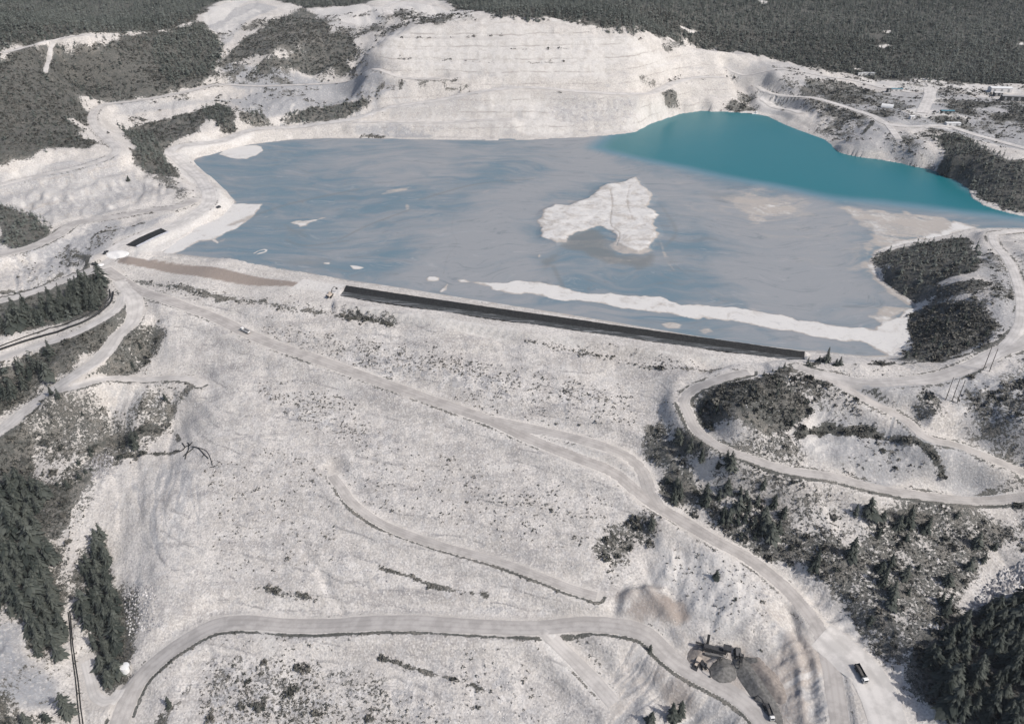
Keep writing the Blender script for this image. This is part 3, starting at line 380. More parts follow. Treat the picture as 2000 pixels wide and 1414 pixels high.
for dp, sp_, uv, p_, q_ in GULLY:
    P = ground(uv); m = pmask(GX, GY, P, 7, 5, 18); d = np.diff(ground([p_, q_])[:, :2], axis=0)[0]; d /= np.hypot(*d); al = GX*d[0]+GY*d[1]; ac_ = -GX*d[1]+GY*d[0]
    wv = fbm(GX, GY, 26, 3, 77)*sp_*1.1; rg = 1-np.abs(fbm((ac_+wv), al*.14, sp_, 3, int(sp_*10)))*2.2; GZ = GZ-m*(1-M_road)*dp*(np.clip(rg, 0, 1)**2); A_grey = np.maximum(A_grey, m*.62*smooth(.45, .95, rg)); A_pale = np.maximum(A_pale, m*.55*smooth(.25, -.2, rg))
CLEAR = [([(1715,92),(1730,86),(1745,90),(1722,95)], 4), ([(1722,62),(1745,58),(1740,66)], 4), ([(1055,32),(1080,36),(1110,46),(1085,44)], 3), ([(1130,39),(1150,40),(1148,43),(1132,42)], 3), ([(1205,38),(1222,34),(1215,42)], 3), ([(1330,52),(1360,62),(1350,66)], 3), ([(1665,134),(1685,132),(1680,138)], 3), ([(1985,86),(2010,84),(2010,90)], 4), ([(1475,0),(1500,4),(1495,10)], 4)]
EDGE = {0: (.5, .25), 1: (.4, .2), 2: (.5, .5), 3: (.8, .3), 5: (.5, .7), 6: (.5, .5), 9: (.5, .45), 12: (.9, .55), 13: (.7, .6), 14: (.6, .5), 15: (.6, .5), 16: (.95, .3), 17: (.85, .2), 18: (.4, .3), 20: (.5, .5), 7: (.3, .35)}
for i, (e_near, e_far) in EDGE.items():            # weeds and ditches along the road edges, berm shadow painted in with them
    nm, hw, tone, lab, P = road_paths[i]; D, T, SD = seg_dist(GX, GY, P, hw+9); wd = .9+.0013*np.maximum(GY, 200); ry = np.interp(T, np.arange(len(P)), P[:, 1])
    st = np.where(GY < ry, e_near, e_far)+.42*fbm(GX, GY, 16, 3, 200+i)-.05; A_veg = np.maximum(A_veg, np.clip(st, 0, 1)*smooth(hw+.1, hw+.8, D)*smooth(hw+1.2+wd*1.6, hw+1.0+wd*.6, D)*(D < 1e8))
M_clear = np.zeros(GX.shape)
for uv, so in CLEAR: m = pmask(GX, GY, ground(uv), so, 3, 12); M_clear = np.maximum(M_clear, m); A_pale = np.maximum(A_pale, .7*m)
te = .63+.15*np.exp(-(GY-227)/300); out_ = smooth(te-.01, te+.05, np.abs(GX/(GY+XO)))*(~inside(GX, GY, lake[:, :2])); A_veg = np.maximum(A_veg, out_*np.clip(.72+.5*fbm(GX, GY, 60, 4, 8), 0, 1))
A_veg *= 1-M_clear
A_veg *= (1-M_bed); A_stone *= (1-M_road)*(1-M_crest)
A_face = M_face*(1-M_road)
# stony places are really rougher
GZ += A_stone*fbm(GX, GY, 2.6, 2, 61)*0.22
# ---------------------------------------------------------------- materials
def mat(name, col, rough=0.85, metal=0.0, var=0.0, vsc=3.0):
    m = bpy.data.materials.new(name); m.use_nodes = True; t = m.node_tree; b = t.nodes['Principled BSDF']
    b.inputs['Roughness'].default_value = rough; b.inputs['Metallic'].default_value = metal
    if 'Specular IOR Level' in b.inputs: b.inputs['Specular IOR Level'].default_value = 0.25
    b.inputs['Base Color'].default_value = (*col, 1)
    if var:
        g = t.nodes.new('ShaderNodeNewGeometry'); nz = t.nodes.new('ShaderNodeTexNoise'); nz.inputs['Scale'].default_value = vsc; nz.inputs['Detail'].default_value = 4
        t.links.new(g.outputs['Position'], nz.inputs['Vector'])
        r = t.nodes.new('ShaderNodeMapRange'); t.links.new(nz.outputs[0], r.inputs[0]); r.inputs[1].default_value = .3; r.inputs[2].default_value = .7; r.inputs[3].default_value = 1-var; r.inputs[4].default_value = 1+var
        h = t.nodes.new('ShaderNodeHueSaturation'); h.inputs['Color'].default_value = (*col, 1); t.links.new(r.outputs[0], h.inputs['Value']); t.links.new(h.outputs[0], b.inputs['Base Color'])
    return m
class NB:                                          # tiny node builder
    def __init__(s, name):
        s.m = bpy.data.materials.new(name); s.m.use_nodes = True; s.t = s.m.node_tree; s.b = s.t.nodes['Principled BSDF']
        s.pos = s.t.nodes.new('ShaderNodeNewGeometry').outputs['Position']
        s.b.inputs['Specular IOR Level'].default_value = 0.2
    def l(s, a, b): s.t.links.new(a, b)
    def val(s, x, sock):
        if isinstance(x, (int, float)): sock.default_value = x
        elif isinstance(x, tuple): sock.default_value = (*x, 1) if len(sock.default_value) == 4 else x
        else: s.l(x, sock)
    def attr(s, name):
        n = s.t.nodes.new('ShaderNodeAttribute'); n.attribute_name = name; sp = s.t.nodes.new('ShaderNodeSeparateColor'); s.l(n.outputs['Color'], sp.inputs[0])
        return sp.outputs[0], sp.outputs[1], sp.outputs[2], n.outputs['Alpha']
    def noise(s, scale, det=4, rough=.6, vec=None, dist=0):
        n = s.t.nodes.new('ShaderNodeTexNoise'); n.inputs['Scale'].default_value = scale; n.inputs['Detail'].default_value = det; n.inputs['Roughness'].default_value = rough; n.inputs['Distortion'].default_value = dist
        s.l(vec or s.pos, n.inputs['Vector']); return n.outputs[0]
    def vor(s, scale, out='Distance', feature='F1'):
        n = s.t.nodes.new('ShaderNodeTexVoronoi'); n.feature = feature; n.inputs['Scale'].default_value = scale; s.l(s.pos, n.inputs['Vector']); return n.outputs[out]
    def mapping(s, rot, scale):
        n = s.t.nodes.new('ShaderNodeMapping'); n.vector_type = 'POINT'; n.inputs['Rotation'].default_value = (0, 0, rot); n.inputs['Scale'].default_value = scale
        s.l(s.pos, n.inputs['Vector']); return n.outputs[0]
    def math(s, op, a, b=0.0, c=None):
        n = s.t.nodes.new('ShaderNodeMath'); n.operation = op; s.val(a, n.inputs[0]); s.val(b, n.inputs[1])
        if c is not None: s.val(c, n.inputs[2])
        return n.outputs[0]
    def ss(s, x, a, b, lo=0.0, hi=1.0):
        n = s.t.nodes.new('ShaderNodeMapRange'); n.interpolation_type = 'SMOOTHSTEP'; s.val(x, n.inputs[0]); n.inputs[1].default_value = a; n.inputs[2].default_value = b; n.inputs[3].default_value = lo; n.inputs[4].default_value = hi
        return n.outputs[0]
    def mix(s, f, a, b):
        n = s.t.nodes.new('ShaderNodeMix'); n.data_type = 'RGBA'; s.val(f, n.inputs[0]); s.val(a, n.inputs[6]); s.val(b, n.inputs[7]); return n.outputs[2]
    def bump(s, h, strength, dist):
        n = s.t.nodes.new('ShaderNodeBump'); n.inputs['Strength'].default_value = strength; n.inputs['Distance'].default_value = dist; s.l(h, n.inputs['Height']); s.l(n.outputs[0], s.b.inputs['Normal'])

def ground_material():
    n = NB('ground')
    veg, pale, brown, grey = n.attr('cover'); road, stone, face, wall = n.attr('kind')
    big = n.noise(.018, 5, .6); mid = n.noise(.09, 5, .65); fine = n.noise(.55, 4, .7); tiny = n.noise(2.2, 3, .7)
    ang = -math.atan2(dam_dir[1], dam_dir[0])
    lift = n.noise(1.0, 5, .62, n.mapping(ang, (.012, .10, .05)), .4)
    chute = n.noise(1.0, 4, .6, n.mapping(ang, (.11, .012, .02)), .3)
    t = n.math('ADD', n.math('MULTIPLY', big, .5), n.math('MULTIPLY', mid, .5))
    c = n.mix(n.ss(t, .36, .64), (.375, .352, .326), (.53, .502, .468))
    c = n.mix(n.math('MULTIPLY', face, n.ss(lift, .48, .66, 0, .85)), c, (.285, .27, .26))
    c = n.mix(n.math('MULTIPLY', face, n.ss(lift, .46, .28, 0, .85)), c, (.51, .487, .46))
    c = n.mix(n.math('MULTIPLY', face, n.ss(chute, .50, .68, 0, .6)), c, (.315, .295, .28))
    c = n.mix(n.math('MULTIPLY', grey, n.ss(n.math('ADD', grey, mid), .65, 1.0)), c, (.225, .236, .254))
    c = n.mix(n.math('MULTIPLY', brown, n.ss(n.math('ADD', brown, fine), .6, 1.0)), c, (.225, .19, .165))
    pk = n.ss(n.math('ADD', pale, n.math('MULTIPLY', mid, .7)), .62, 1.02)
    c = n.mix(pk, c, n.mix(n.ss(fine, .35, .65), (.44, .42, .395), (.525, .508, .484)))
    # quarry wall: benches and vertical stains
    st = n.noise(1.0, 4, .65, n.mapping(0, (.16, .16, .012)), .6)
    c = n.mix(n.math('MULTIPLY', wall, n.ss(st, .48, .68, 0, .75)), c, (.375, .35, .322))
    be = n.noise(1.0, 3, .6, n.mapping(0, (.006, .006, .22)), .2)
    c = n.mix(n.math('MULTIPLY', wall, n.ss(be, .58, .68, 0, .35)), c, (.34, .32, .30))
    # ledges on the quarry wall and tip lines on the dam, level in the ground itself
    sx = n.t.nodes.new('ShaderNodeSeparateXYZ'); n.l(n.pos, sx.inputs[0]); wob = n.noise(.02, 4, .6)
    fr = n.math('FRACT', n.math('DIVIDE', n.math('ADD', sx.outputs[2], n.math('MULTIPLY', wob, 9.0)), 12.0)); brk = n.noise(.03, 4, .7)
    led = n.math('MULTIPLY', n.math('MULTIPLY', n.ss(fr, .0, .05), n.ss(fr, .17, .09)), n.ss(brk, .42, .60)); c = n.mix(n.math('MULTIPLY', wall, n.math('MULTIPLY', led, .85)), c, (.285, .265, .245))
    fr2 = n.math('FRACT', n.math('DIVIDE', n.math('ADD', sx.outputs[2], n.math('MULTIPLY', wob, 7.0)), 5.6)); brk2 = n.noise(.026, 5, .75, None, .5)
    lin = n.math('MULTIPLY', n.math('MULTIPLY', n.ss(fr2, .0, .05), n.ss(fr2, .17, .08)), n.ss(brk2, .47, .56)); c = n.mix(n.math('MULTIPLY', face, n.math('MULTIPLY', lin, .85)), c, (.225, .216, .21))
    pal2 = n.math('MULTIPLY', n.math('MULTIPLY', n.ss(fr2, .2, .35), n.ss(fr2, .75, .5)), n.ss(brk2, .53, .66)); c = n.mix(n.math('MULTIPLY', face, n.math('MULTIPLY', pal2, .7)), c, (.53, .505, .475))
    # stones
    vd = n.vor(.75); vcol = n.vor(.75, 'Color'); sp = n.t.nodes.new('ShaderNodeSeparateColor'); n.l(vcol, sp.inputs[0])
    v2 = n.vor(.3, 'Color'); sp2 = n.t.nodes.new('ShaderNodeSeparateColor'); n.l(v2, sp2.inputs[0])
    open_ = n.math('MULTIPLY', n.math('MULTIPLY', n.math('SUBTRACT', 1.0, road), n.math('SUBTRACT', 1.0, n.math('MULTIPLY', brown, .9))), n.math('SUBTRACT', 1.0, n.math('MULTIPLY', pk, .75)))
    c = n.mix(n.math('MULTIPLY', open_, n.ss(sp.outputs[0], .80, .97, 0, .45)), c, (.23, .225, .23))
    c = n.mix(n.math('MULTIPLY', open_, n.ss(sp.outputs[1], .82, .97, 0, .45)), c, (.53, .51, .485))
    c = n.mix(n.math('MULTIPLY', n.math('MULTIPLY', open_, stone), n.ss(sp2.outputs[0], .62, .9, 0, .85)), c, (.20, .205, .22))
    c = n.mix(n.math('MULTIPLY', n.math('MULTIPLY', open_, stone), n.ss(sp2.outputs[1], .7, .95, 0, .6)), c, (.6, .585, .57))
    c = n.mix(n.math('MULTIPLY', open_, n.ss(tiny, .52, .70, 0, .5)), c, (.255, .245, .235))
    v3 = n.t.nodes.new('ShaderNodeTexVoronoi'); v3.inputs['Scale'].default_value = .55; n.l(n.pos, v3.inputs['Vector']); s3 = n.t.nodes.new('ShaderNodeSeparateColor'); n.l(v3.outputs['Color'], s3.inputs[0])
    dot = n.math('MULTIPLY', n.ss(v3.outputs['Distance'], .46, .30), n.ss(n.math('ADD', s3.outputs[0], n.math('MULTIPLY', n.ss(mid, .35, .65), .4)), .92, 1.06)); c = n.mix(n.math('MULTIPLY', open_, n.math('MULTIPLY', dot, n.ss(stone, .3, .9, .28, .75))), c, (.16, .165, .175))
    thin = n.noise(1.0, 5, .65, n.mapping(ang, (.018, .42, .2)), .8); c = n.mix(n.math('MULTIPLY', face, n.ss(thin, .58, .70, 0, .55)), c, (.24, .235, .235))
    g1_ = n.noise(.95, 2, .55); g2_ = n.noise(.42, 3, .6)
    c = n.mix(n.math('MULTIPLY', open_, n.ss(g1_, .50, .68, 0, .55)), c, (.27, .255, .242)); gk = n.math('SUBTRACT', 1.0, n.math('MULTIPLY', grey, .8)); c = n.mix(n.math('MULTIPLY', n.math('MULTIPLY', open_, gk), n.ss(g1_, .48, .33, 0, .6)), c, (.56, .535, .505))
    c = n.mix(n.math('MULTIPLY', open_, n.ss(g2_, .55, .70, 0, .30)), c, (.29, .275, .262))
    # vegetation cover
    vn_ = n.math('ADD', n.math('MULTIPLY', n.ss(mid, .28, .72), .45), n.math('MULTIPLY', n.ss(fine, .3, .7), .55))
    vg = n.ss(n.math('ADD', n.math('MULTIPLY', veg, 1.25), vn_), .98, 1.22, 0, .96)
    vcol = n.mix(n.ss(mid, .42, .62), (.085, .086, .079), (.185, .170, .150))
    vcol = n.mix(n.ss(tiny, .44, .62), vcol, (.042, .047, .043)); vcol = n.mix(n.ss(n.noise(1.1, 3, .6), .50, .60, 0, .8), vcol, (.040, .045, .041))
    vcol = n.mix(n.ss(fine, .56, .72, 0, .75), vcol, (.26, .245, .23))
    vcol = n.mix(n.ss(veg, .80, .95, 0, .82), vcol, n.mix(n.ss(fine, .4, .65), (.038, .042, .038), (.095, .09, .08)))
    c = n.mix(vg, c, vcol)
    n.l(c, n.b.inputs['Base Color']); n.b.inputs['Roughness'].default_value = .95
    n.bump(n.math('ADD', n.math('MULTIPLY', vd, .5), n.math('ADD', n.math('MULTIPLY', fine, .9), n.math('MULTIPLY', tiny, .35))), .45, .8)
    return n.m
def sheet(name, X, Y, Z, m, attrs, keepf=None, smooth_=True):
    R, Cn = X.shape; v = np.c_[X.ravel(), Y.ravel(), Z.ravel()].astype(np.float32)
    i = np.arange(R*Cn).reshape(R, Cn); q = np.stack([i[:-1, :-1], i[:-1, 1:], i[1:, 1:], i[1:, :-1]], -1).reshape(-1, 4)
    if keepf is not None:
        q = q[keepf.ravel()]; used = np.zeros(R*Cn, bool); used[q.ravel()] = True; mp = np.cumsum(used)-1; v = v[used]; q = mp[q]; attrs = {k: a.reshape(-1, 4)[used] for k, a in attrs.items()}
    me = bpy.data.meshes.new(name); me.vertices.add(len(v)); me.vertices.foreach_set('co', v.ravel()); me.loops.add(q.size); me.loops.foreach_set('vertex_index', q.ravel().astype(np.int32))
    me.polygons.add(len(q)); me.polygons.foreach_set('loop_start', np.arange(0, q.size, 4, dtype=np.int32)); me.polygons.foreach_set('loop_total', np.full(len(q), 4, np.int32))
    me.polygons.foreach_set('use_smooth', np.full(len(q), smooth_)); me.update()
    for k, a in attrs.items():
        at_ = me.attributes.new(k, 'FLOAT_COLOR', 'POINT'); at_.data.foreach_set('color', a.reshape(-1, 4).astype(np.float32).ravel())
    me.materials.append(m); o = bpy.data.objects.new(name, me); COL.objects.link(o); return o
def tag(o, label=None, cat=None, group=None, kind=None):
    if label: o['label'] = label
    if cat: o['category'] = cat
    if group: o['group'] = group
    if kind: o['kind'] = kind
    return o
A_wall = np.zeros(GX.shape)
for uv in [[(700,240),(740,75),(850,50),(950,38),(1050,42),(1160,55),(1260,80),(1330,100),(1420,150),(1420,215),(1330,222),(1240,258),(1000,274),(850,268),(720,262)], [(0,330),(230,290),(340,370),(200,420),(0,460),(-40,400)]]:
    A_wall = np.maximum(A_wall, pmask(GX, GY, ground(uv), 8, 6))
A_wall *= 1-M_road
for stp, msk in ((12.5, A_wall),):
    zq = GZ+fbm(GX, GY, 60, 2, 19)*2.0; fr = np.mod(zq, stp)/stp; tz = zq-fr*stp+stp*np.where(fr < .42, fr*.35/.42*.4, .14+(fr-.42)/.58*.86); GZ = GZ+msk*.85*(tz-zq)
    A_pale = np.maximum(A_pale, 0); A_grey = np.maximum(A_grey, msk*.5*smooth(.30, .45, fr)*smooth(.6, .45, fr)*(fbm(GX, GY, 40, 3, 29) > -.1))
GZ += A_wall*(1-np.clip(A_veg, 0, 1))*(fbm(GX*1.0, GY*.3, 7, 3, 81)*0.9)
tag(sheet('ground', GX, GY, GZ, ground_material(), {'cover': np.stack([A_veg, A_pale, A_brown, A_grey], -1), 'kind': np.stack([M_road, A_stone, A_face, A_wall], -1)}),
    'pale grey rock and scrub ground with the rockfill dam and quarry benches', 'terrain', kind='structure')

# ---------------------------------------------------------------- road beds
def road_material(name, tone):
    n = NB(name); a, u, t, _ = n.attr('lane')      # a = across -1..1 as 0..1
    n1 = n.noise(.12, 4, .6); n2 = n.noise(1.3, 4, .7)
    d = (.262, .243, .228); p = (.475, .455, .433); cc = tuple(p[i]*(1-tone)+d[i]*tone for i in range(3))
    c = n.mix(n.ss(n1, .38, .62), tuple(x*.86 for x in cc), tuple(min(.68, x*1.10) for x in cc))
    off = n.math('ABSOLUTE', n.math('SUBTRACT', a, .5)); off = n.math('ADD', off, n.math('MULTIPLY', n.math('SUBTRACT', n1, .5), .06))
    rut = n.math('MULTIPLY', n.ss(off, .08, .15), n.ss(off, .27, .19)); c = n.mix(n.math('MULTIPLY', rut, n.ss(n1, .3, .6, .65, .25)), c, tuple(x*.74 for x in cc))
    edge = n.ss(off, .36, .5); c = n.mix(n.math('MULTIPLY', edge, n.ss(n2, .35, .65, .2, .9)), c, tuple(x*.84 for x in cc))
    c = n.mix(n.ss(n2, .56, .75, 0, .3), c, tuple(x*.75 for x in cc)); n.l(c, n.b.inputs['Base Color']); n.b.inputs['Roughness'].default_value = .95
    n.bump(n2, .4, .25); return n.m
rm_cache = {}
GF = GZ
for idx, (nm, hw, tone, lab, P) in enumerate(road_paths):
    P = catmull(P, 2.5); d = np.gradient(P[:, :2], axis=0); d /= np.hypot(d[:, 0], d[:, 1])[:, None]+1e-9; nn = np.c_[-d[:, 1], d[:, 0]]
    W = hw*(1+.10*(fbm(P[:, 0], P[:, 1], 25, 2, 90)))
    K = 9; ac = np.linspace(-1, 1, K)
    X = P[:, 0:1]+nn[:, 0:1]*W[:, None]*ac; Y = P[:, 1:2]+nn[:, 1:2]*W[:, None]*ac
    jit = 1+0.07*fbm(X, Y, 6, 2, 33); X = P[:, 0:1]+(X-P[:, 0:1])*jit; Y = P[:, 1:2]+(Y-P[:, 1:2])*jit
    Z = G(X, Y, GF)+0.10+0.006*idx+0.0004*np.maximum(0, Y-400)-np.abs(ac)**6*0.12
    lane = np.stack([np.broadcast_to((ac+1)/2, X.shape), np.zeros(X.shape), np.zeros(X.shape), np.ones(X.shape)], -1)
    m = rm_cache.setdefault(tone, road_material('road_gravel_%02d' % int(tone*100), tone))
    tag(sheet(nm, X, Y, Z, m, {'lane': lane}), lab, 'road', kind='structure')

# ---------------------------------------------------------------- tailings pond
def lake_material():
    n = NB('tailings'); teal, sand, light, dark = n.attr('pond')
    wv = n.t.nodes.new('ShaderNodeVectorMath'); wv.operation = 'ADD'
    nz = n.t.nodes.new('ShaderNodeTexNoise'); nz.inputs['Scale'].default_value = .006; nz.inputs['Detail'].default_value = 3; n.l(n.pos, nz.inputs['Vector'])
    sc = n.t.nodes.new('ShaderNodeVectorMath'); sc.operation = 'SCALE'; sc.inputs[3].default_value = 130; n.l(nz.outputs['Color'], sc.inputs[0]); n.l(n.pos, wv.inputs[0]); n.l(sc.outputs[0], wv.inputs[1])
    mp = n.t.nodes.new('ShaderNodeMapping'); mp.inputs['Rotation'].default_value = (0, 0, .45); mp.inputs['Scale'].default_value = (.012, .05, .05); n.l(wv.outputs[0], mp.inputs['Vector'])
    flow = n.noise(1.0, 6, .62, mp.outputs[0], .8); soft = n.noise(.012, 4, .6); fn = n.noise(.35, 4, .7)
    mp2 = n.t.nodes.new('ShaderNodeMapping'); mp2.inputs['Rotation'].default_value = (0, 0, .30); mp2.inputs['Scale'].default_value = (.022, .17, .1); n.l(wv.outputs[0], mp2.inputs['Vector']); fl2 = n.noise(1.0, 6, .68, mp2.outputs[0], 1.2)
    big = n.noise(.0065, 4, .55, None, .6)
    bx = n.math('ADD', n.math('MULTIPLY', flow, .55), n.math('ADD', n.math('MULTIPLY', fl2, .25), n.math('MULTIPLY', big, .35)))
    lx = n.math('ADD', bx, n.math('MULTIPLY', light, .16))
    c = n.mix(n.ss(lx, .46, .62), (.110, .164, .200), (.158, .190, .214)); c = n.mix(n.ss(lx, .54, .72), c, (.224, .234, .244))
    c = n.mix(n.ss(fl2, .54, .66, 0, .6), c, (.128, .152, .168)); c = n.mix(n.ss(fl2, .43, .32, 0, .6), c, (.285, .287, .292))
    c = n.mix(n.math('MULTIPLY', dark, n.ss(n.math('ADD', dark, flow), .55, 1.2, 0, .75)), c, (.135, .143, .142))
    tn = n.math('ADD', teal, n.math('MULTIPLY', n.math('SUBTRACT', soft, .5), .25))
    c = n.mix(n.ss(tn, .12, .62), c, (.098, .182, .225)); c = n.mix(n.ss(tn, .45, .88), c, (.009, .120, .142))
    sd_ = n.ss(n.math('ADD', sand, n.math('MULTIPLY', n.math('SUBTRACT', n.math('ADD', flow, n.math('MULTIPLY', fn, .35)), .62), .75)), .36, .74)
    cr = n.noise(.055, 6, .72, None, .8); scol = n.mix(n.ss(n.math('ADD', sand, n.math('ADD', n.math('MULTIPLY', n.math('SUBTRACT', fn, .5), .5), n.math('MULTIPLY', n.math('SUBTRACT', cr, .5), 1.3))), .62, 1.0), (.33, .303, .275), (.505, .492, .472))
    scol = n.mix(n.math('MULTIPLY', n.ss(n.noise(.11, 5, .7, None, 1.5), .60, .68, 0, .6), n.ss(sand, 1.1, .9, .2, 1)), scol, (.27, .275, .285))
    c = n.mix(sd_, c, scol); n.l(c, n.b.inputs['Base Color'])
    n.l(n.math('SUBTRACT', .72, n.math('MULTIPLY', n.ss(tn, .3, .8), .42)), n.b.inputs['Roughness'])
    n.bump(n.math('ADD', n.math('MULTIPLY', fn, n.ss(sand, .2, .8)), n.math('MULTIPLY', flow, .3)), .35, .6)
    return n.m
LR, LC = 760, 1000
lrow = np.exp(np.linspace(math.log(lake[:, 1].min()-6), math.log(lake[:, 1].max()+8), LR)); tl = lake[:, 0]/(lake[:, 1]+XO)
lt = np.linspace(tl.min()-.01, min(tl.max()+.01, 1.15), LC); LX = lt[None, :]*(lrow[:, None]+XO); LY = np.repeat(lrow[:, None], LC, 1)
def px0(uv): return np.array([at(u, v, 0.0) for u, v in uv])
teal = pmask(LX, LY, px0([(1165,288),(1195,262),(1300,215),(1450,200),(1600,255),(1660,290),(1850,330),(1905,370),(1960,400),(2350,430),(2350,446),(2050,436),(1920,420),(1800,408),(1700,398),(1620,386),(1500,364),(1400,344),(1300,322),(1215,306)]), 34, 5, 60)
shore_d, _, _ = seg_dist(LX, LY, np.vstack([lake, lake[:1]])[:, :2], 40); shore_d = np.minimum(shore_d, 40)
sand = np.zeros(LX.shape); rim = np.zeros(LX.shape)
SAND = [(.88, 2.2, 2, [(1055,420),(1060,410),(1085,400),(1110,402),(1150,388),(1165,370),(1182,361),(1215,355),(1240,348),(1262,368),(1278,385),(1272,399),(1262,404),(1285,420),(1273,430),(1283,445),(1286,458),(1276,470),(1268,486),(1245,492),(1218,488),(1205,470),(1195,452),(1170,444),(1150,448),(1110,460),(1100,473),(1088,478),(1068,470),(1055,465)]),
 (.62, 4, 4, [(1200,455),(1270,466),(1276,488),(1250,498),(1215,497),(1205,485)]), (.8, 1.5, .6, [(1049,500),(1054,495),(1057,500),(1052,505)]), (.62, 9, 7, [(1418,390),(1460,378),(1500,384),(1560,394),(1582,410),(1540,430),(1490,442),(1460,430),(1430,408)]), (.5, 18, 9, [(1380,368),(1470,366),(1600,392),(1620,425),(1540,446),(1460,440),(1400,410)]), (.85, 7, 5, [(1480,395),(1530,398),(1520,420),(1490,430)]),
 (.66, 8, 6, [(1640,405),(1720,412),(1850,428),(1910,441),(1862,458),(1760,480),(1712,492),(1700,510),(1712,545),(1690,530),(1682,490),(1690,450)]), (.95, 5, 2, [(1860,430),(1910,445),(1862,460),(1760,484),(1720,496),(1708,520),(1735,555),(1755,570),(1785,588),(1775,596),(1740,575),(1712,552),(1694,520),(1700,490),(1760,468),(1830,455)]),
 (1, 2.0, 2.2, [(900,548),(990,553),(1010,547),(1050,549),(1100,562),(1150,572),(1215,577),(1290,577),(1330,595),(1400,600),(1460,605),(1500,612),(1560,625),(1640,635),(1705,641),(1735,625),(1765,606),(1800,600),(1800,640),(1790,690),(1745,698),(1720,679),(1650,666),(1560,652),(1500,639),(1400,626),(1300,613),(1200,599),(1130,588),(1090,585),(1030,575),(970,566),(960,560),(930,554),(900,551)]),
 (.36, 22, 14, [(1290,350),(1420,362),(1700,400),(1690,500),(1660,570),(1560,520),(1400,440),(1310,410)]), (.33, 18, 12, [(1000,470),(1060,400),(1200,340),(1290,370),(1300,470),(1290,530),(1150,540)]), (.34, 16, 10, [(1600,430),(1700,420),(1700,520),(1750,580),(1720,640),(1640,600)]), (.7, 5, 4, [(1690,620),(1730,600),(1775,600),(1770,625),(1735,640)]),
 (1, 1.2, .6, [(833,545),(838,540),(850,540),(857,543),(856,548),(845,550),(835,549)]), (.9, 1.2, .8, [(857,570),(864,562),(873,554),(877,556),(872,566),(862,572)]), (.95, 1.2, .7, [(682,518),(695,520),(711,523),(702,527),(690,526)]), (.9, 1, .4, [(631,513),(643,513),(643,516),(632,516)]), (.95, 1.0, .3, [(493,495),(505,489),(517,486),(524,488),(521,493),(505,497),(496,499),(505,494),(517,491),(515,489),(506,491),(496,497)]),
 (.85, 2.5, 2, [(563,435),(590,430),(633,426),(605,439),(583,448),(575,440)]), (.55, 2.5, 1.5, [(735,382),(760,372),(803,364),(795,372),(750,381)]), (.6, 2, 1, [(790,398),(800,398),(803,408),(795,412),(789,406)]), (.75, 2.5, 1.5, [(1288,632),(1310,630),(1330,634),(1326,641),(1305,641)]), (.65, 2, 1.5, [(1365,645),(1385,641),(1394,648),(1378,651)]), (.5, 2, 1, [(672,560),(760,572),(755,577),(680,564)]),
 (1, 2.2, 1.6, [(440,402),(458,398),(485,399),(512,399),(503,418),(470,440),(440,456),(416,467),(388,470),(365,486),(340,498),(310,498),(385,430)]), (1, 1.5, 1, [(428,302),(440,292),(470,286),(500,284),(512,288),(513,295),(500,304),(480,311),(455,310)]), (.9, 1.0, .3, [(412,466),(420,468),(428,474),(424,476),(414,470)]),
 (.45, 10, 6, [(1640,520),(1660,470),(1690,430),(1700,500),(1680,540)]), (.4, 9, 6, [(1600,480),(1660,495),(1650,520),(1610,510)]), (.5, 8, 4, [(1590,700),(1570,682),(1610,672),(1640,684),(1680,690)])]
for s, so, wb, uv in SAND: sand = np.maximum(sand, s*pmask(LX, LY, px0(uv), so*1.25, wb*1.5, 12)); rim = np.maximum(rim, (s > .8)*pmask(LX, LY, px0(uv), so*3.5+3, wb*2, 16)*.9)
sand = np.maximum(sand, .75*smooth(3.2, 1.0, shore_d)*(1-teal)*(LY < 520)*(LX < 180))
sand = np.maximum(sand, .55*smooth(4, 1, shore_d)*(teal < .1))
isl = pmask(LX, LY, px0(SAND[0][3]), 5, 2, 14); light = np.zeros(LX.shape)
for s, uv in [(1, [(800,520),(820,470),(880,430),(960,390),(1060,350),(1080,320),(1160,300),(1240,320),(1300,345),(1420,365),(1600,400),(1720,420),(1690,470),(1690,620),(1560,600),(1480,540),(1400,440),(1300,390),(1250,345),(1180,350),(1050,390),(1040,470),(1060,540),(960,560),(820,550)]), (.85, [(820,275),(1000,280),(1180,272),(1150,300),(1080,320),(1000,330),(860,300)]), (.5, [(600,310),(780,290),(880,310),(900,340),(760,350)]), (.6, [(1200,640),(1000,600),(860,575),(900,560),(1100,595),(1500,645),(1680,680),(1600,690)])]:
    light = np.maximum(light, s*pmask(LX, LY, px0(uv), 30, 22, 60))
dark = np.zeros(LX.shape)
for s, uv in [(1, [(1096,466),(1150,444),(1182,446),(1204,470),(1195,495),(1120,485)]), (1, [(1105,470),(1150,450),(1180,452),(1195,480),(1205,500),(1260,500),(1275,490),(1285,520),(1245,535),(1205,515),(1150,500),(1110,490)]), (.8, [(1040,500),(1090,490),(1110,510),(1070,540),(1045,535)]), (.7, [(555,440),(580,448),(600,445),(595,460),(570,458)]), (.5, [(1280,470),(1330,500),(1340,520),(1290,520)]), (.5, [(640,520),(760,530),(780,545),(660,535)]), (.5,[(1370,370),(1440,372),(1460,392),(1400,400)]), (.5, [(500,505),(640,505),(640,530),(520,515)])]:
    dark = np.maximum(dark, s*pmask(LX, LY, px0(uv), 8, 8, 26))
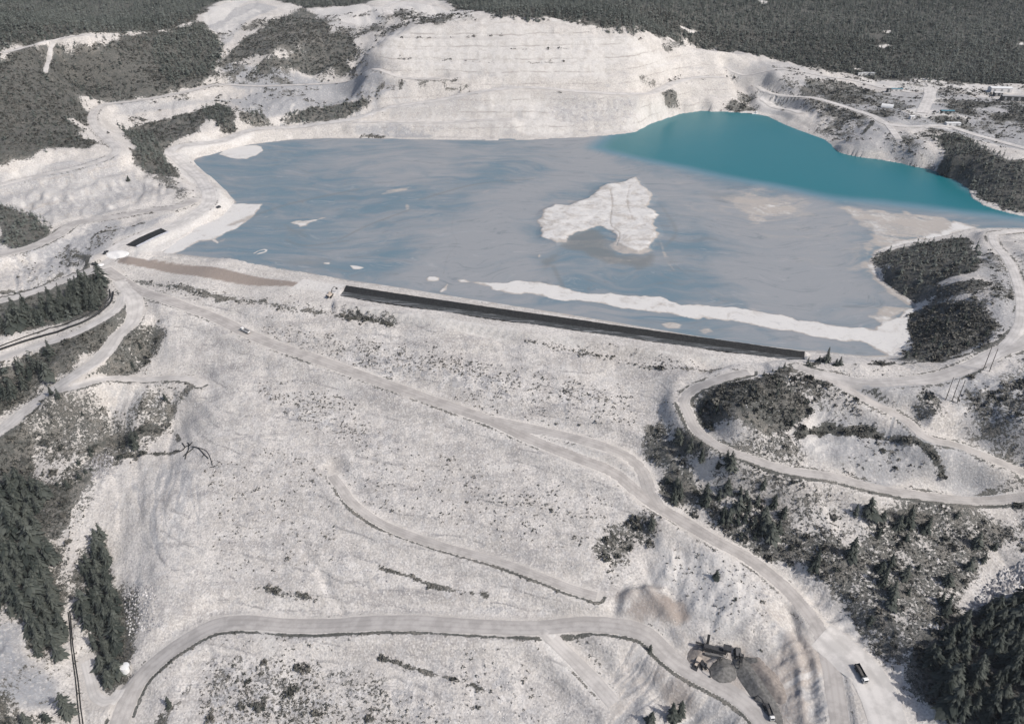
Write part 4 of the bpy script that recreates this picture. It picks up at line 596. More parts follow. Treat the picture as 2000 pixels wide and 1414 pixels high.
WISP = [(.5, 1.6, [(1290,470),(1310,520),(1380,580),(1460,603)]), (.46, 1.8, [(1300,500),(1350,540),(1420,582),(1490,612)]), (.42, 1.4, [(1205,505),(1205,540),(1212,575)]), (.45, 2, [(1260,540),(1290,565),(1320,590)]), (.4, 1.5, [(1330,530),(1400,575),(1470,606)]), (.42, 2, [(640,425),(720,410),(800,396)]), (.4, 2, [(740,375),(830,362),(900,352)]), (.42, 2.5, [(1300,360),(1400,372),(1520,380),(1640,402)]), (.45, 2, [(1430,385),(1500,376),(1580,392)]), (.42, 3, [(1700,412),(1660,440),(1650,500),(1675,540)]), (.4, 3, [(1560,430),(1620,440),(1650,470)]), (.4, 2.5, [(1500,445),(1590,470),(1620,510)]), (.4, 2, [(700,300),(800,292),(900,296)]), (.42, 2, [(1070,330),(1120,320),(1180,318)]), (.4, 2.5, [(900,400),(960,370),(1050,345)]), (.4, 2, [(420,480),(480,440),(560,410)]), (.38, 2, [(820,430),(850,400),(920,372)])]
for s, wd, uv in WISP:
    P = catmull(px0(uv), 3.0); D, _, _ = seg_dist(LX, LY, P, wd*6); sand = np.maximum(sand, s*np.exp(-(D/(wd*1.6))**2)*(.75+.6*fbm(LX, LY, 14, 3, 3)))
for s, wd, uv in [(.5, .5, [(887,418),(882,450),(892,475),(875,500),(866,535)]), (.55, .45, [(1192,372),(1196,400),(1193,440),(1210,458),(1205,480)]), (.4, .5, [(1230,365),(1225,395),(1235,430)]), (.5, .8, [(1320,520),(1400,580),(1450,604)]), (.6, 1.6, [(660,470),(720,440),(800,410)]), (.6, 2, [(560,470),(600,480),(680,470)]), (.6, 2, [(1080,520),(1100,560)]), (.6, 2, [(820,390),(930,360),(1040,350)]), (.6, 2.5, [(450,440),(560,400),(700,370)]), (.5, 2, [(1290,400),(1320,450),(1300,480)])]:
    P = catmull(px0(uv), 3.0); D, _, _ = seg_dist(LX, LY, P, wd*6); g_ = np.exp(-(D/(wd*1.4))**2); dark = np.maximum(dark, s*g_); sand = sand*(1-.6*g_*s)
dark = np.maximum(dark, .75*rim*(1-np.clip(sand, 0, 1))*(.6+.8*fbm(LX, LY, 16, 3, 9)))
LZ = 0.0+isl*(1.1+.9*fbm(LX, LY, 12, 4, 66))+0.35*smooth(.45, .95, sand)*(0.6+0.4*fbm(LX, LY, 9, 2, 5))
keepl = (inside(LX, LY, lake[:, :2]) | (shore_d < 7)); keepl = keepl[:-1, :-1] | keepl[1:, 1:] | keepl[1:, :-1] | keepl[:-1, 1:]
tag(sheet('tailings_pond', LX, LY, LZ, lake_material(), {'pond': np.stack([teal, sand, light, dark], -1)}, keepl),
    'grey blue tailings pond with white sand bars and a teal corner', 'pond', kind='structure')
# ---------------------------------------------------------------- trees and scrub
def leaf_material(name, a, b, cvar=.5):
    n = NB(name); at_ = n.t.nodes.new('ShaderNodeAttribute'); at_.attribute_name = 'tint'
    oi = n.t.nodes.new('ShaderNodeObjectInfo'); f = n.noise(.9, 3, .6)
    x = n.math('ADD', n.math('MULTIPLY', at_.outputs['Fac'], .75), n.math('ADD', n.math('MULTIPLY', oi.outputs['Random'], .42), n.math('MULTIPLY', f, .25)))
    n.l(n.mix(n.ss(x, .2, 1.1), a, b), n.b.inputs['Base Color']); n.b.inputs['Roughness'].default_value = .9
    return n.m
m_needle = leaf_material('needles', (.020, .026, .023), (.078, .085, .074))
m_far = leaf_material('far_needles', (.017, .025, .022), (.105, .114, .102))
m_scrub = leaf_material('scrub_leaves', (.030, .035, .032), (.115, .110, .098))
m_bark = mat('bark', (.13, .11, .095), .95, var=.25)
def raw_mesh(name, v, f, m, tint=None, smooth_=False):
    """f: list of equal-length index rows"""
    v = np.asarray(v, np.float32); f = np.asarray(f, np.int32); k = f.shape[1]
    me = bpy.data.meshes.new(name); me.vertices.add(len(v)); me.vertices.foreach_set('co', v.ravel()); me.loops.add(f.size); me.loops.foreach_set('vertex_index', f.ravel())
    me.polygons.add(len(f)); me.polygons.foreach_set('loop_start', np.arange(0, f.size, k, dtype=np.int32)); me.polygons.foreach_set('loop_total', np.full(len(f), k, np.int32)); me.polygons.foreach_set('use_smooth', np.full(len(f), smooth_)); me.update()
    if tint is not None:
        a = me.attributes.new('tint', 'FLOAT', 'POINT'); a.data.foreach_set('value', np.asarray(tint, np.float32))
    me.materials.append(m); return me
def conifer_geo(r, layers, per, slim=1.0, wr=(.30, .46)):         # unit height; drooping boughs around a spire
    V = []; F = []; T = []; lop = r.random()*6.28
    for k in range(layers):
        h = .07+.90*(k+r.random()*.5)/layers; R = (.225*(1-h)**.68+.012)*slim*(.62+.62*r.random())*(1+.28*math.cos(3.1*k)); a0 = r.random()*6.28
        nb = per if h < .8 else max(4, per-3)
        for j in range(nb):
            if r.random() < .13: continue
            a = a0+6.283*j/nb+r.uniform(-.25, .25); L = R*r.uniform(.5, 1.35)*(1+.25*math.cos(a-lop)); w = L*r.uniform(*wr); ca, sa = math.cos(a), math.sin(a); dz = -L*r.uniform(.25, .75)
            i = len(V); rise = .045*(1-h)+.02
            V += [(ca*.004, sa*.004, h+rise), (ca*L*.6-sa*w, sa*L*.6+ca*w, h+dz*.6), (ca*L, sa*L, h+dz), (ca*L*.6+sa*w, sa*L*.6-ca*w, h+dz*.6)]
            t = r.uniform(.1, .9); T += [t*.5, t, t*1.1, t]; F += [(i, i+1, i+2), (i, i+2, i+3)]
    i = len(V); V += [(.012, 0, .9), (-.006, .011, .9), (-.006, -.011, .9), (0, 0, 1.0)]; T += [.4]*4; F += [(i, i+1, i+3), (i+1, i+2, i+3), (i+2, i, i+3)]
    return np.array(V), np.array(F), np.array(T)
def trunk_geo(top=.92):
    V = []; F = []
    for k, (z, rad) in enumerate(((-.05, .021), (.12, .016), (.5, .011), (top, .003))):
        for j in range(6): a = j*math.pi/3; V.append((rad*math.cos(a), rad*math.sin(a), z))
    for k in range(3):
        for j in range(6): F.append((k*6+j, k*6+(j+1) % 6, k*6+6+(j+1) % 6, k*6+6+j))
    return V, F
def blob_geo(r, nq, flat=.7):                      # a bush: leaf tufts over a dome
    V = []; F = []; T = []
    for k in range(nq):
        a = r.random()*6.283; e = math.asin(r.random()); R = r.uniform(.55, 1.0); c = np.array([math.cos(a)*math.cos(e)*R, math.sin(a)*math.cos(e)*R, math.sin(e)*R*flat])
        s = r.uniform(.28, .5); d1 = np.array([r.gauss(0, 1), r.gauss(0, 1), r.gauss(0, .6)]); d1 /= np.linalg.norm(d1); d2 = np.cross(d1, [r.gauss(0, 1), r.gauss(0, 1), r.gauss(0, 1)]); d2 /= np.linalg.norm(d2)+1e-6
        i = len(V); V += [c+d1*s, c+d2*s*.8, c-d1*s, c-d2*s*.8]; t = r.uniform(0, 1); T += [t]*4; F += [(i, i+1, i+2), (i, i+2, i+3)]
    return np.array(V), np.array(F), np.array(T)
def merge(name, geos, P, H, m, wid=None, extra=0.6, lean=0.05):   # many small plants as one mesh
    Vs = []; Fs = []; Ts = []; off = 0; pick = rng.integers(0, len(geos), len(P)); rot = rng.uniform(0, 6.283, len(P)); tv = np.clip(rng.random(len(P))**1.8+.75*fbm(P[:, 0], P[:, 1], 90, 3, 51), 0, 1)
    wid = np.ones(len(P)) if wid is None else wid
    for g, (V, F, T) in enumerate(geos):
        k = np.where(pick == g)[0]
        if not len(k): continue
        c = np.cos(rot[k])[:, None]; s = np.sin(rot[k])[:, None]; h = H[k][:, None]; wd = wid[k][:, None]
        x = (V[:, 0]*c-V[:, 1]*s)*h*wd+P[k, 0:1]; y = (V[:, 0]*s+V[:, 1]*c)*h*wd+P[k, 1:2]; z = V[:, 2]*h+P[k, 2:3]
        Vs.append(np.stack([x, y, z], -1).reshape(-1, 3)); n_ = len(V); Fs.append((F[None]+(off+np.arange(len(k))*n_)[:, None, None]).reshape(-1, 3)); off += n_*len(k)
        Ts.append((T[None]*(1-extra)+extra*tv[k][:, None]).reshape(-1))
    o = bpy.data.objects.new(name, raw_mesh(name, np.vstack(Vs), np.vstack(Fs), m, np.concatenate(Ts))); COL.objects.link(o); return o
def in_frame(P, mg=0.0):
    q = P-np.array([0, 0, CAMH]); wq = q@cF; u = 1000+FOC*q[:, 0]/wq; v = 707-FOC*(q@cU)/wq
    return (u > -mg) & (u < 2000+mg) & (v > -mg*.5) & (v < 1414+mg), u, v
def AS(A, P): return G(P[:, 0], P[:, 1], A)
def scatter(poly, spacing, jitter=.9):             # jittered grid inside a world polygon
    lo = poly.min(0); hi = poly.max(0); nx = int((hi[0]-lo[0])/spacing)+1; ny = int((hi[1]-lo[1])/spacing)+1
    X, Y = np.meshgrid(lo[0]+np.arange(nx)*spacing, lo[1]+np.arange(ny)*spacing); X = X+rng.uniform(-.5, .5, X.shape)*spacing*jitter; Y = Y+rng.uniform(-.5, .5, Y.shape)*spacing*jitter
    X = X.ravel(); Y = Y.ravel(); k = inside(X, Y, poly[:, :2]); X = X[k]; Y = Y[k]; return np.c_[X, Y, G(X, Y)]
WOODS = [ # spacing m, height lo, hi, keep, label, outline
 (4.7, 6, 12, .93, None, VEG[0][3]), (4.9, 6, 12, .93, None, VEG[1][3]), (6.0, 3, 8, .6, None, VEG[2][3]), (5.0, 7, 13, .95, None, VEG[3][3]), (5.5, 3, 6, .6, None, VEG[4][3]), (5.2, 3, 6, .7, None, VEG[5][3]),
 (6, 3, 7, .55, None, VEG[6][3]), (4.5, 6, 10, .9, None, VEG[7][3]), (4.5, 4, 8, .85, None, VEG[8][3]), (4.5, 5, 8, .7, None, VEG[9][3]), (4.6, 5, 10, .85, None, VEG[10][3]), (4.5, 5, 9, .8, None, VEG[11][3]),
 (4.6, 4, 8, .9, None, VEG[33][3]), (6, 3, 6, .45, None, VEG[34][3]), (7, 3, 6, .3, None, VEG[35][3]), (5, 3, 7, .6, None, VEG[39][3]),
 (4.4, 12, 19, .95, 'tall dark conifer in the dense row between the two roads left of the dam', [(-60,640),(0,632),(60,612),(120,592),(165,560),(200,556),(206,588),(190,606),(120,626),(60,640),(0,652),(-60,664)]),
 (5.0, 9, 15, .8, 'dark conifer in the slope wood under the twin black pipes', [(-60,760),(0,728),(50,700),(100,690),(122,695),(115,725),(60,764),(0,800),(-60,850)]),
 (5.4, 12, 19, .9, 'dark conifer in the wood at the left edge below the dam', [(-60,965),(0,950),(60,935),(95,965),(85,1005),(100,1065),(102,1130),(130,1195),(138,1280),(105,1315),(70,1275),(50,1225),(0,1190),(-60,1175)]),
 (4.8, 11, 17, .92, 'dark conifer in the narrow strip beside the foot of the dam', [(175,1100),(200,1050),(215,1110),(238,1175),(246,1240),(230,1300),(240,1345),(222,1365),(200,1340),(178,1270),(160,1195),(158,1130)]),
 (10, 12, 18, .7, 'dark conifer at the very bottom left of the photo', [(20,1400),(60,1385),(150,1380),(150,1440),(20,1440)]),
 (4.6, 7, 12, .95, 'dark conifer on the slope just under the road round the scrub knoll', [(1335,865),(1360,858),(1400,880),(1440,898),(1455,912),(1440,928),(1400,922),(1372,902),(1345,882)]),
 (4.8, 8, 13, .9, 'dark conifer on the outside of the bend of the pale branch road', [(1284,945),(1300,938),(1335,962),(1342,990),(1325,1000),(1296,978)]),
 (4.9, 7, 13, .9, 'dark conifer in the wood above the straight part of the haul road', [(1345,985),(1372,968),(1405,968),(1440,985),(1500,1010),(1530,1035),(1540,1065),(1500,1075),(1440,1048),(1380,1015)]),
 (11, 5, 14, .5, 'scattered dark conifer in the grey scrub on the right slope', [(1560,1060),(1640,1045),(1720,1000),(1880,1000),(2060,1010),(2060,1060),(1960,1100),(1900,1170),(1820,1205),(1770,1235),(1690,1215),(1600,1140)]),
 (7, 9, 15, .9, 'dark conifer in the clump beside the right-hand boulder slope', [(1800,1175),(1840,1165),(1875,1185),(1870,1205),(1815,1210)]),
 (4.9, 10, 16, .95, 'dark conifer in the dense wood filling the bottom right corner', [(1800,1290),(1815,1262),(1850,1232),(1900,1197),(1960,1176),(2080,1158),(2080,1440),(1900,1440),(1852,1400),(1818,1355)]),
 (5.5, 4, 8, .75, 'small conifer in the thick scrub of the point in the pond', VEG[29][3]), (7, 3, 7, .5, 'small conifer on the lower shore of the point in the pond', VEG[31][3]),
 (4, 4, 8, .8, 'conifer in the ragged row along the crest of the scrub knoll', [(1480,733),(1560,713),(1612,702),(1622,706),(1570,720),(1490,737)]), (8, 3, 6, .5, 'small conifer on the dark scrub knoll', VEG[21][3]),
 (8, 6, 11, .5, 'conifer in the scrub hollow left of the dam', VEG[16][3]), (9, 5, 9, .4, 'conifer on the bank between the two left valley roads', VEG[15][3]),
 (12, 7, 13, .5, 'conifer at the lower left end of the rockfill foot', VEG[20][3]), (6, 4, 8, .6, 'small conifer on the bank beside the left road junction', VEG[14][3]),
]
TP = []; TH_ = []; TL = []
for sp_, lo, hi, keep_, lab, uv in WOODS:
    poly = ground(uv); p = scatter(poly, sp_); p = p[rng.random(len(p)) < keep_]
    p = p[(fbm(p[:, 0], p[:, 1], 14, 2, 37) > -.55) & (AS(M_road, p) < .15) & ~inside(p[:, 0], p[:, 1], lake[:, :2]) & (AS(M_clear, p) < .3)]
    if lab is None and len(p): p = p[(fbm(p[:, 0], p[:, 1], 40, 3, 23) > -.5)]
    ok, _, _ = in_frame(p, 260); p = p[ok]
    TP.append(p); TH_.append(rng.uniform(lo*.8, hi, len(p))*(.62+.55*rng.random(len(p)))); TL += [lab]*len(p)
SINGLES = [(1272,1032,9,'lone round dark conifer beside the haul road below the dam corner'), (1322,852,7,'small dark conifer standing just below the bend of the knoll road'), (1328,866,8,'dark conifer second below the bend of the knoll road'), (1420,958,9,'dark conifer at the upper edge of the bare patch'), (1445,966,7,'smaller dark conifer right of the one at the bare patch edge'), (1457,976,8,'rounded conifer on bare ground, left of a pair'), (1478,984,8,'rounded conifer on bare ground, right of a pair'), (1490,954,8,'dark conifer with a small companion on the pale upslope'), (1512,990,10,'broad forked conifer at the left of the bare patch'), (1530,1010,9,'single conifer lowest beside the bare patch'), (1670,1005,8,'lone slim conifer in the middle of the bare patch'), (1695,1005,13,'tall dark conifer right of the bare patch'), (1770,1025,15,'tallest dark conifer in the right hand scrub'), (1725,1012,6,'small conifer under the tall one right of the bare patch'), (1592,1110,14,'very dark tall conifer beside the haul road on the right'), (1725,1140,13,'dark spreading conifer in mid scrub slope'), (1742,1165,12,'dark conifer directly below the spreading one'), (1768,1128,10,'compact dark conifer upper right of the spreading one'), (1614,707,11,'slim dark conifer standing alone at the end of the dam crest'), (1632,714,5,'small conifer beside the slim tree at the dam crest end'), (1640,712,6,'bushy conifer rightmost beside the slim tree at the dam crest end'), (1312,1405,13,'pale leafed tall tree over the lower haul road bend'), (1330,1398,12,'dark tree right of the tall one over the lower haul road bend'), (1272,1412,9,'round dark tree at the bottom edge below the haul road'), (1270,1270,5,'lone shrubby tree on the smooth slope below the haul road'), (1398,1128,6,'lone dark shrubby tree on white quarry ground'), (252,354,6,'lone dark bush on the pale left bench'), (100,772,8,'dark tree at the fork of the left valley roads')]
for u, v, h, lab in SINGLES:
    TP.append(ground([(u, v)])); TH_.append(np.array([h*1.0])); TL.append(lab)
TP = np.vstack(TP); TH_ = np.concatenate(TH_)
vis, tu, tv_ = in_frame(TP + np.c_[0*TH_, 0*TH_, TH_*.5], 0)
dist = np.linalg.norm(TP-np.array([0, 0, CAMH]), axis=1); score = np.where(vis, TH_/dist, -1.0)
score = np.where(np.array([l is None for l in TL]), -2, score); nS = len(SINGLES); score[-nS:] = 9
near = np.argsort(-score)[:300]; near = near[score[near] > 0]
con_geo = [conifer_geo(random.Random(i), 24, 13, [1.0, .8, 1.25, .9, 1.1][i], (.14, .25)) for i in range(5)]
con_me = [raw_mesh('crown', *g[:2], m_needle, g[2]) for g in con_geo]; tr_me = raw_mesh('trunk', *trunk_geo(), m_bark)
for i in near:
    h = TH_[i]; k = int(rng.integers(0, 5)); wdt = h*rng.uniform(.9, 1.25)
    e = bpy.data.objects.new('conifer_tree', None); e.empty_display_size = .5; COL.objects.link(e); e.location = TP[i]; e.rotation_euler = (rng.uniform(-.04, .04), rng.uniform(-.04, .04), rng.uniform(0, 6.28)); e.scale = (wdt, wdt, h)
    lab = TL[i]; tag(e, lab, 'tree', None if i >= len(TL)-nS else lab.replace('tall ', '').replace('dark ', '').replace('small ', '').replace('conifer', 'conifers', 1))
    for me in (tr_me, con_me[k]):
        o = bpy.data.objects.new(me.name, me); COL.objects.link(o); o.parent = e
rest = np.setdiff1d(np.arange(len(TP)), near)
fd = dist[rest]; mid_ = rest[fd < 620]; far_ = rest[fd >= 620]
far_geo = [conifer_geo(random.Random(50+i), 6, 5, 1.25) for i in range(6)]; mid_geo = [conifer_geo(random.Random(80+i), 14, 9, 1.05, (.18, .30)) for i in range(5)]
allP = TP[rest]; o = merge('forest', far_geo, TP[far_], TH_[far_], m_far, extra=.75); tag(o, 'distant mass of dark conifers on the hills behind the quarry and plant', 'forest', kind='stuff')
if len(mid_): o = merge('wood', mid_geo, TP[mid_], TH_[mid_], m_needle, extra=.5); tag(o, 'remaining dark conifers massed in the nearer woods around the dam', 'wood', kind='stuff')
# scrub: everything low and leafy
SP = []; SS = []
def low_scrub(nsamp, xr, yr, s0, s1, thr, dens):
    x = rng.uniform(*xr, nsamp); y = rng.uniform(*yr, nsamp); p = np.c_[x, y, G(x, y)]; ok, _, _ = in_frame(p, 150); p = p[ok]
    a = AS(A_veg, p)*(.6+.8*(fbm(p[:, 0], p[:, 1], 22, 3, 91)+.3)); p = p[(rng.random(len(p)) < np.clip((a-thr)*dens, 0, 1)) & (AS(M_road, p) < .2)]
    SP.append(p); SS.append(rng.uniform(s0, s1, len(p))*rng.uniform(.7, 1.3, len(p)))
low_scrub(330000, (-420, 420), (200, 480), .45, 1.1, .16, .85); low_scrub(36000, (-420, 420), (200, 480), 1.2, 2.7, .22, .7)
low_scrub(60000, (-600, 560), (480, 760), .8, 1.7, .10, .8)
low_scrub(120000, (-760, 760), (760, 1260), 1.1, 2.6, .10, .8)
# weeds on the rockfill face: bands along the lifts
FACE_SCRUB = [(.9, [(235,548),(300,556),(420,580),(500,592),(570,603),(640,612),(770,632),(760,640),(640,622),(500,604),(300,568)]), (.8, [(1025,664),(1200,699),(1400,724),(1390,732),(1200,712),(1030,676)]), (.8, [(560,640),(700,662),(900,700),(1050,720),(1240,775),(1235,800),(1100,770),(900,735),(760,700),(620,672)]), (.9, [(620,655),(690,672),(700,690),(640,684)]), (.9, [(515,760),(560,752),(620,780),(700,810),(720,830),(690,850),(640,850),(560,830)]), (.5, [(1000,740),(1120,760),(1240,790),(1250,830),(1120,840),(1010,790)]), (.5, [(640,880),(760,860),(1200,960),(1200,1100),(900,1040),(700,980)]), (.45, [(400,900),(640,900),(660,1100),(420,1130)]), (.6, [(430,1230),(560,1232),(720,1240),(700,1270),(560,1270),(430,1265)]), (1.3, [(400,1290),(480,1290),(640,1310),(760,1350),(860,1414),(380,1430)]), (.8, [(760,1340),(900,1380),(900,1430),(760,1430)]), (.5, [(900,1250),(1050,1260),(1080,1414),(900,1380)]), (.9, [(1110,1245),(1170,1245),(1180,1300),(1150,1310),(1120,1270)]), (.8, [(1190,1040),(1270,1025),(1280,1060),(1215,1090),(1210,1145),(1190,1140)]), (.5, [(1290,1060),(1480,1120),(1500,1220),(1400,1220),(1300,1120)]), (.6, [(1280,760),(1330,790),(1320,860),(1285,850)]), (.7, [(1450,1240),(1500,1230),(1490,1290),(1460,1270)])]
FB = [(5, [(390,570),(520,588),(600,601),(660,614),(750,621)]), (5, [(300,556),(340,564),(390,571)]), (5, [(1078,671),(1150,684),(1230,695),(1300,706),(1372,716)]), (10, [(505,646),(560,664),(615,680),(680,693),(740,700)]), (8, [(700,690),(750,676),(800,690),(850,702)]), (6, [(700,705),(770,711),(840,716),(960,712)]), (9, [(830,692),(900,714),(990,744),(1060,756),(1138,768),(1215,782)]), (11, [(905,768),(970,778),(1050,790),(1150,800)]), (7, [(1000,742),(1040,748),(1080,752)]), (12, [(520,762),(560,772),(600,800),(640,825),(690,838)]), (7, [(590,772),(640,778),(690,795),(715,830),(705,870)]), (4, [(640,655),(700,668),(780,680)]), (4, [(880,940),(960,975),(1040,985)]), (3, [(1000,960),(1100,1000),(1190,1010)]), (4, [(500,880),(560,892),(600,900)]), (5, [(1120,800),(1180,815),(1240,815)])]
for wd_, uv in FB:
    L_ = catmull(ground(uv), 1.0); k = rng.integers(0, len(L_), int(len(L_)*wd_*.26)); x = L_[k, 0]+rng.normal(0, wd_*.40, len(k)); y = L_[k, 1]+rng.normal(0, wd_*.40, len(k)); p = np.c_[x, y, G(x, y)]
    p = p[(AS(M_road, p) < .15) & (fbm(x, y, 12, 3, 17) > -.25)]; SP.append(p); SS.append(rng.uniform(.4, .95, len(p)))
for dn, uv in FACE_SCRUB:
    p = scatter(ground(uv), 1.6, 1.0); a = dn*(.16+.75*np.clip(fbm(p[:, 0], p[:, 1], 9, 3, 7)+.1, 0, 1)); p = p[(rng.random(len(p)) < a) & (AS(M_road, p) < .15)]
    ok, _, _ = in_frame(p, 100); p = p[ok]; SP.append(p); SS.append(rng.uniform(.4, .95, len(p))*np.where(rng.random(len(p)) < .06, 1.8, 1)); 
SP = np.vstack(SP); SS = np.concatenate(SS)
ok, su, sv = in_frame(SP, 0); sdist = np.linalg.norm(SP-np.array([0, 0, CAMH]), axis=1); ssc = np.where(ok, SS/sdist, -1)
bush_geo = [blob_geo(random.Random(200+i), 26) for i in range(4)]; low_geo = [blob_geo(random.Random(300+i), 9) for i in range(6)]
bush_me = [raw_mesh('shrub', *g[:2], m_scrub, g[2]) for g in bush_geo]
def shrub_label(u, v):
    if u < 390 and v > 1280: return 'small dark shrub at the bottom left below the haul road bend', 'shrubs below the haul road bend'
    if v > 1235 and u < 1100: return 'small dark shrub dotted over the rubble slope under the lower haul road', 'shrubs on the rubble slope under the lower haul road'
    if u < 390: return 'small shrub in the rough ground of the left valley', 'shrubs in the left valley'
    if u > 1270 and v > 950: return 'grey green shrub in the scrub of the right slope', 'shrubs on the right slope'
    if u > 1270: return 'low shrub around the scrub knoll right of the dam', 'shrubs around the knoll'
    return 'small weedy shrub on the open rockfill face of the dam', 'shrubs on the dam face'
sn = np.argsort(-ssc)[:300]
for i in sn:
    o = bpy.data.objects.new('shrub', bush_me[int(rng.integers(0, 4))]); COL.objects.link(o); o.location = SP[i]-np.array([0, 0, .1]); o.scale = (SS[i], SS[i], SS[i]*rng.uniform(.8, 1.2)); o.rotation_euler.z = rng.uniform(0, 6.28)
    l, g = shrub_label(su[i], sv[i]); tag(o, l, 'shrub', g)
sr = np.setdiff1d(np.arange(len(SP)), sn)
tag(merge('scrub', low_geo, SP[sr]-np.array([0, 0, .1]), SS[sr], m_scrub, extra=.7), 'low grey green scrub and weeds spread over the slopes', 'scrub', kind='stuff')
# loose rock
RP = []; RS = []
x = rng.uniform(-420, 420, 150000); y = rng.uniform(200, 520, 150000); p = np.c_[x, y, G(x, y)]; ok, _, _ = in_frame(p, 60); p = p[ok]
a = AS(A_stone, p); p = p[(rng.random(len(p)) < a**1.5*.30+.012) & (AS(M_road, p) < .2)]; RP.append(p); RS.append(rng.uniform(.22, .55, len(p))*np.where(rng.random(len(p)) < .05, 1.6, 1))
for uv, s0, s1 in (([(1890,1190),(1920,1150),(1960,1110),(2100,1050),(2100,1140),(1980,1165),(1915,1190)], .7, 1.7), ([(1810,1220),(1850,1210),(1855,1225),(1820,1235)], .7, 1.5), ([(182,888),(222,888),(218,928),(178,938)], .5, 1.2), ([(240,1150),(310,1140),(300,1230),(250,1240)], .5, 1.1)):
    p = scatter(ground(uv), 1.5, 1.0); RP.append(p); RS.append(rng.uniform(s0, s1, len(p)))
RP = np.vstack(RP); RS = np.concatenate(RS)
def rock_geo(r):
    V = [(1, 0, 0), (-1, 0, 0), (0, 1, 0), (0, -1, 0), (0, 0, .8), (0, 0, -.6)]; V = np.array([[c*r.uniform(.7, 1.1)+r.uniform(-.2, .2) for c in q] for q in V]); F = np.array([(0, 2, 4), (2, 1, 4), (1, 3, 4), (3, 0, 4), (2, 0, 5), (1, 2, 5), (3, 1, 5), (0, 3, 5)]); return V, F, np.array([.5]*6)
m_rock = leaf_material('loose_rock', (.22, .215, .22), (.60, .58, .56))
tag(merge('rubble', [rock_geo(random.Random(400+i)) for i in range(8)], RP, RS, m_rock, extra=1.0), 'loose pale boulders and rubble lying over the rockfill and scree', 'rubble', kind='stuff')
print('trees', len(TP), 'near', len(near), 'shrubs', len(SP), 'rocks', len(RP))
# ---------------------------------------------------------------- things
class MB:
    def __init__(s): s.v = []; s.f = []
    def add(s, V, F): n_ = len(s.v); s.v += [tuple(map(float, p)) for p in V]; s.f += [tuple(i+n_ for i in q) for q in F]; return s
    def box(s, c, d, tx=1.0, ty=1.0, rz=0.0, ry=0.0, bev=.06):
        x, y, z = (k/2 for k in d); b = min(bev, min(x, y, z)*.5); V = []; R = Matrix.Rotation(rz, 3, 'Z') @ Matrix.Rotation(ry, 3, 'Y')
        for zz, k in ((-z, 0), (-z+b, 1), (z-b, 1), (z, 0)):
            q = (zz+z)/(2*z); fx = x*(1+(tx-1)*q); fy = y*(1+(ty-1)*q); e = b if k == 0 else 0
            for px, py in ((-fx+e+b, -fy+e), (fx-e-b, -fy+e), (fx-e, -fy+e+b), (fx-e, fy-e-b), (fx-e-b, fy-e), (-fx+e+b, fy-e), (-fx+e, fy-e-b), (-fx+e, -fy+e+b)):
                V.append(Vector(c)+R @ Vector((px, py, zz)))
        F = [tuple(range(7, -1, -1)), tuple(range(24, 32))]
        for r in range(3):
            for j in range(8): F.append((r*8+j, r*8+(j+1) % 8, r*8+8+(j+1) % 8, r*8+8+j))
        return s.add(V, F)
    def cyl(s, a, b, r0, r1=None, seg=12, cap=True):
        a = Vector(a); b = Vector(b); r1 = r0 if r1 is None else r1; d = (b-a).normalized(); u = d.orthogonal().normalized(); w_ = d.cross(u); V = []
        for c, r in ((a, r0), (b, r1)):
            for j in range(seg): t = 6.28319*j/seg; V.append(c+(u*math.cos(t)+w_*math.sin(t))*r)
        F = [(j, (j+1) % seg, seg+(j+1) % seg, seg+j) for j in range(seg)]
        if cap: F += [tuple(range(seg-1, -1, -1)), tuple(range(seg, 2*seg))]
        return s.add(V, F)
    def prism(s, prof, y0, y1):                    # profile in x,z pushed along y
        n_ = len(prof); V = [(x, y0, z) for x, z in prof]+[(x, y1, z) for x, z in prof]
        return s.add(V, [tuple(range(n_-1, -1, -1)), tuple(range(n_, 2*n_))]+[(j, (j+1) % n_, n_+(j+1) % n_, n_+j) for j in range(n_)])
    def build(s, name, m, parent=None, smooth_=False):
        me = bpy.data.meshes.new(name); me.from_pydata(s.v, [], s.f); bm = bmesh.new(); bm.from_mesh(me); bmesh.ops.recalc_face_normals(bm, faces=bm.faces); bm.to_mesh(me); bm.free()
        if smooth_: me.polygons.foreach_set('use_smooth', np.full(len(me.polygons), True))
        me.materials.append(m); o = bpy.data.objects.new(name, me); COL.objects.link(o)
        if parent: o.parent = parent
        return o
def g1(u, v): return Vector(ground([(u, v)])[0])
def thing(name, label, cat, pos, rz=0.0, group=None, k=1.0):
    e = bpy.data.objects.new(name, None); e.empty_display_size = 1; COL.objects.link(e); e.location = pos; e.rotation_euler.z = rz; e.scale = (k, k, k); return tag(e, label, cat, group)
def aim(p, q): d = Vector(q)-Vector(p); return math.atan2(d.y, d.x)
def tilt(o, rz, L=6.0, W=3.0):                     # let a vehicle sit on the slope
    p = o.location; c, s_ = math.cos(rz), math.sin(rz); f = lambda a, b: float(G(p.x+a*c-b*s_, p.y+a*s_+b*c)); 
    zx = f(L/2, 0)-f(-L/2, 0); zy = f(0, W/2)-f(0, -W/2); X = Vector((L*c, L*s_, zx)).normalized(); Y = Vector((-W*s_, W*c, zy)).normalized(); Z = X.cross(Y).normalized(); Y = Z.cross(X)
    o.rotation_euler = Matrix((X, Y, Z)).transposed().to_euler(); o.location.z = (f(L/2, 0)+f(-L/2, 0)+f(0, W/2)+f(0, -W/2))/4+.14
PAINT_W = mat('white_paint', (.60, .60, .59), .4, var=.06, vsc=.8); PAINT_D = mat('dark_paint', (.035, .037, .04), .4, var=.2); GLASS = mat('dark_glass', (.03, .035, .04), .12); TYRE = mat('tyre', (.03, .03, .03), .85, var=.2)
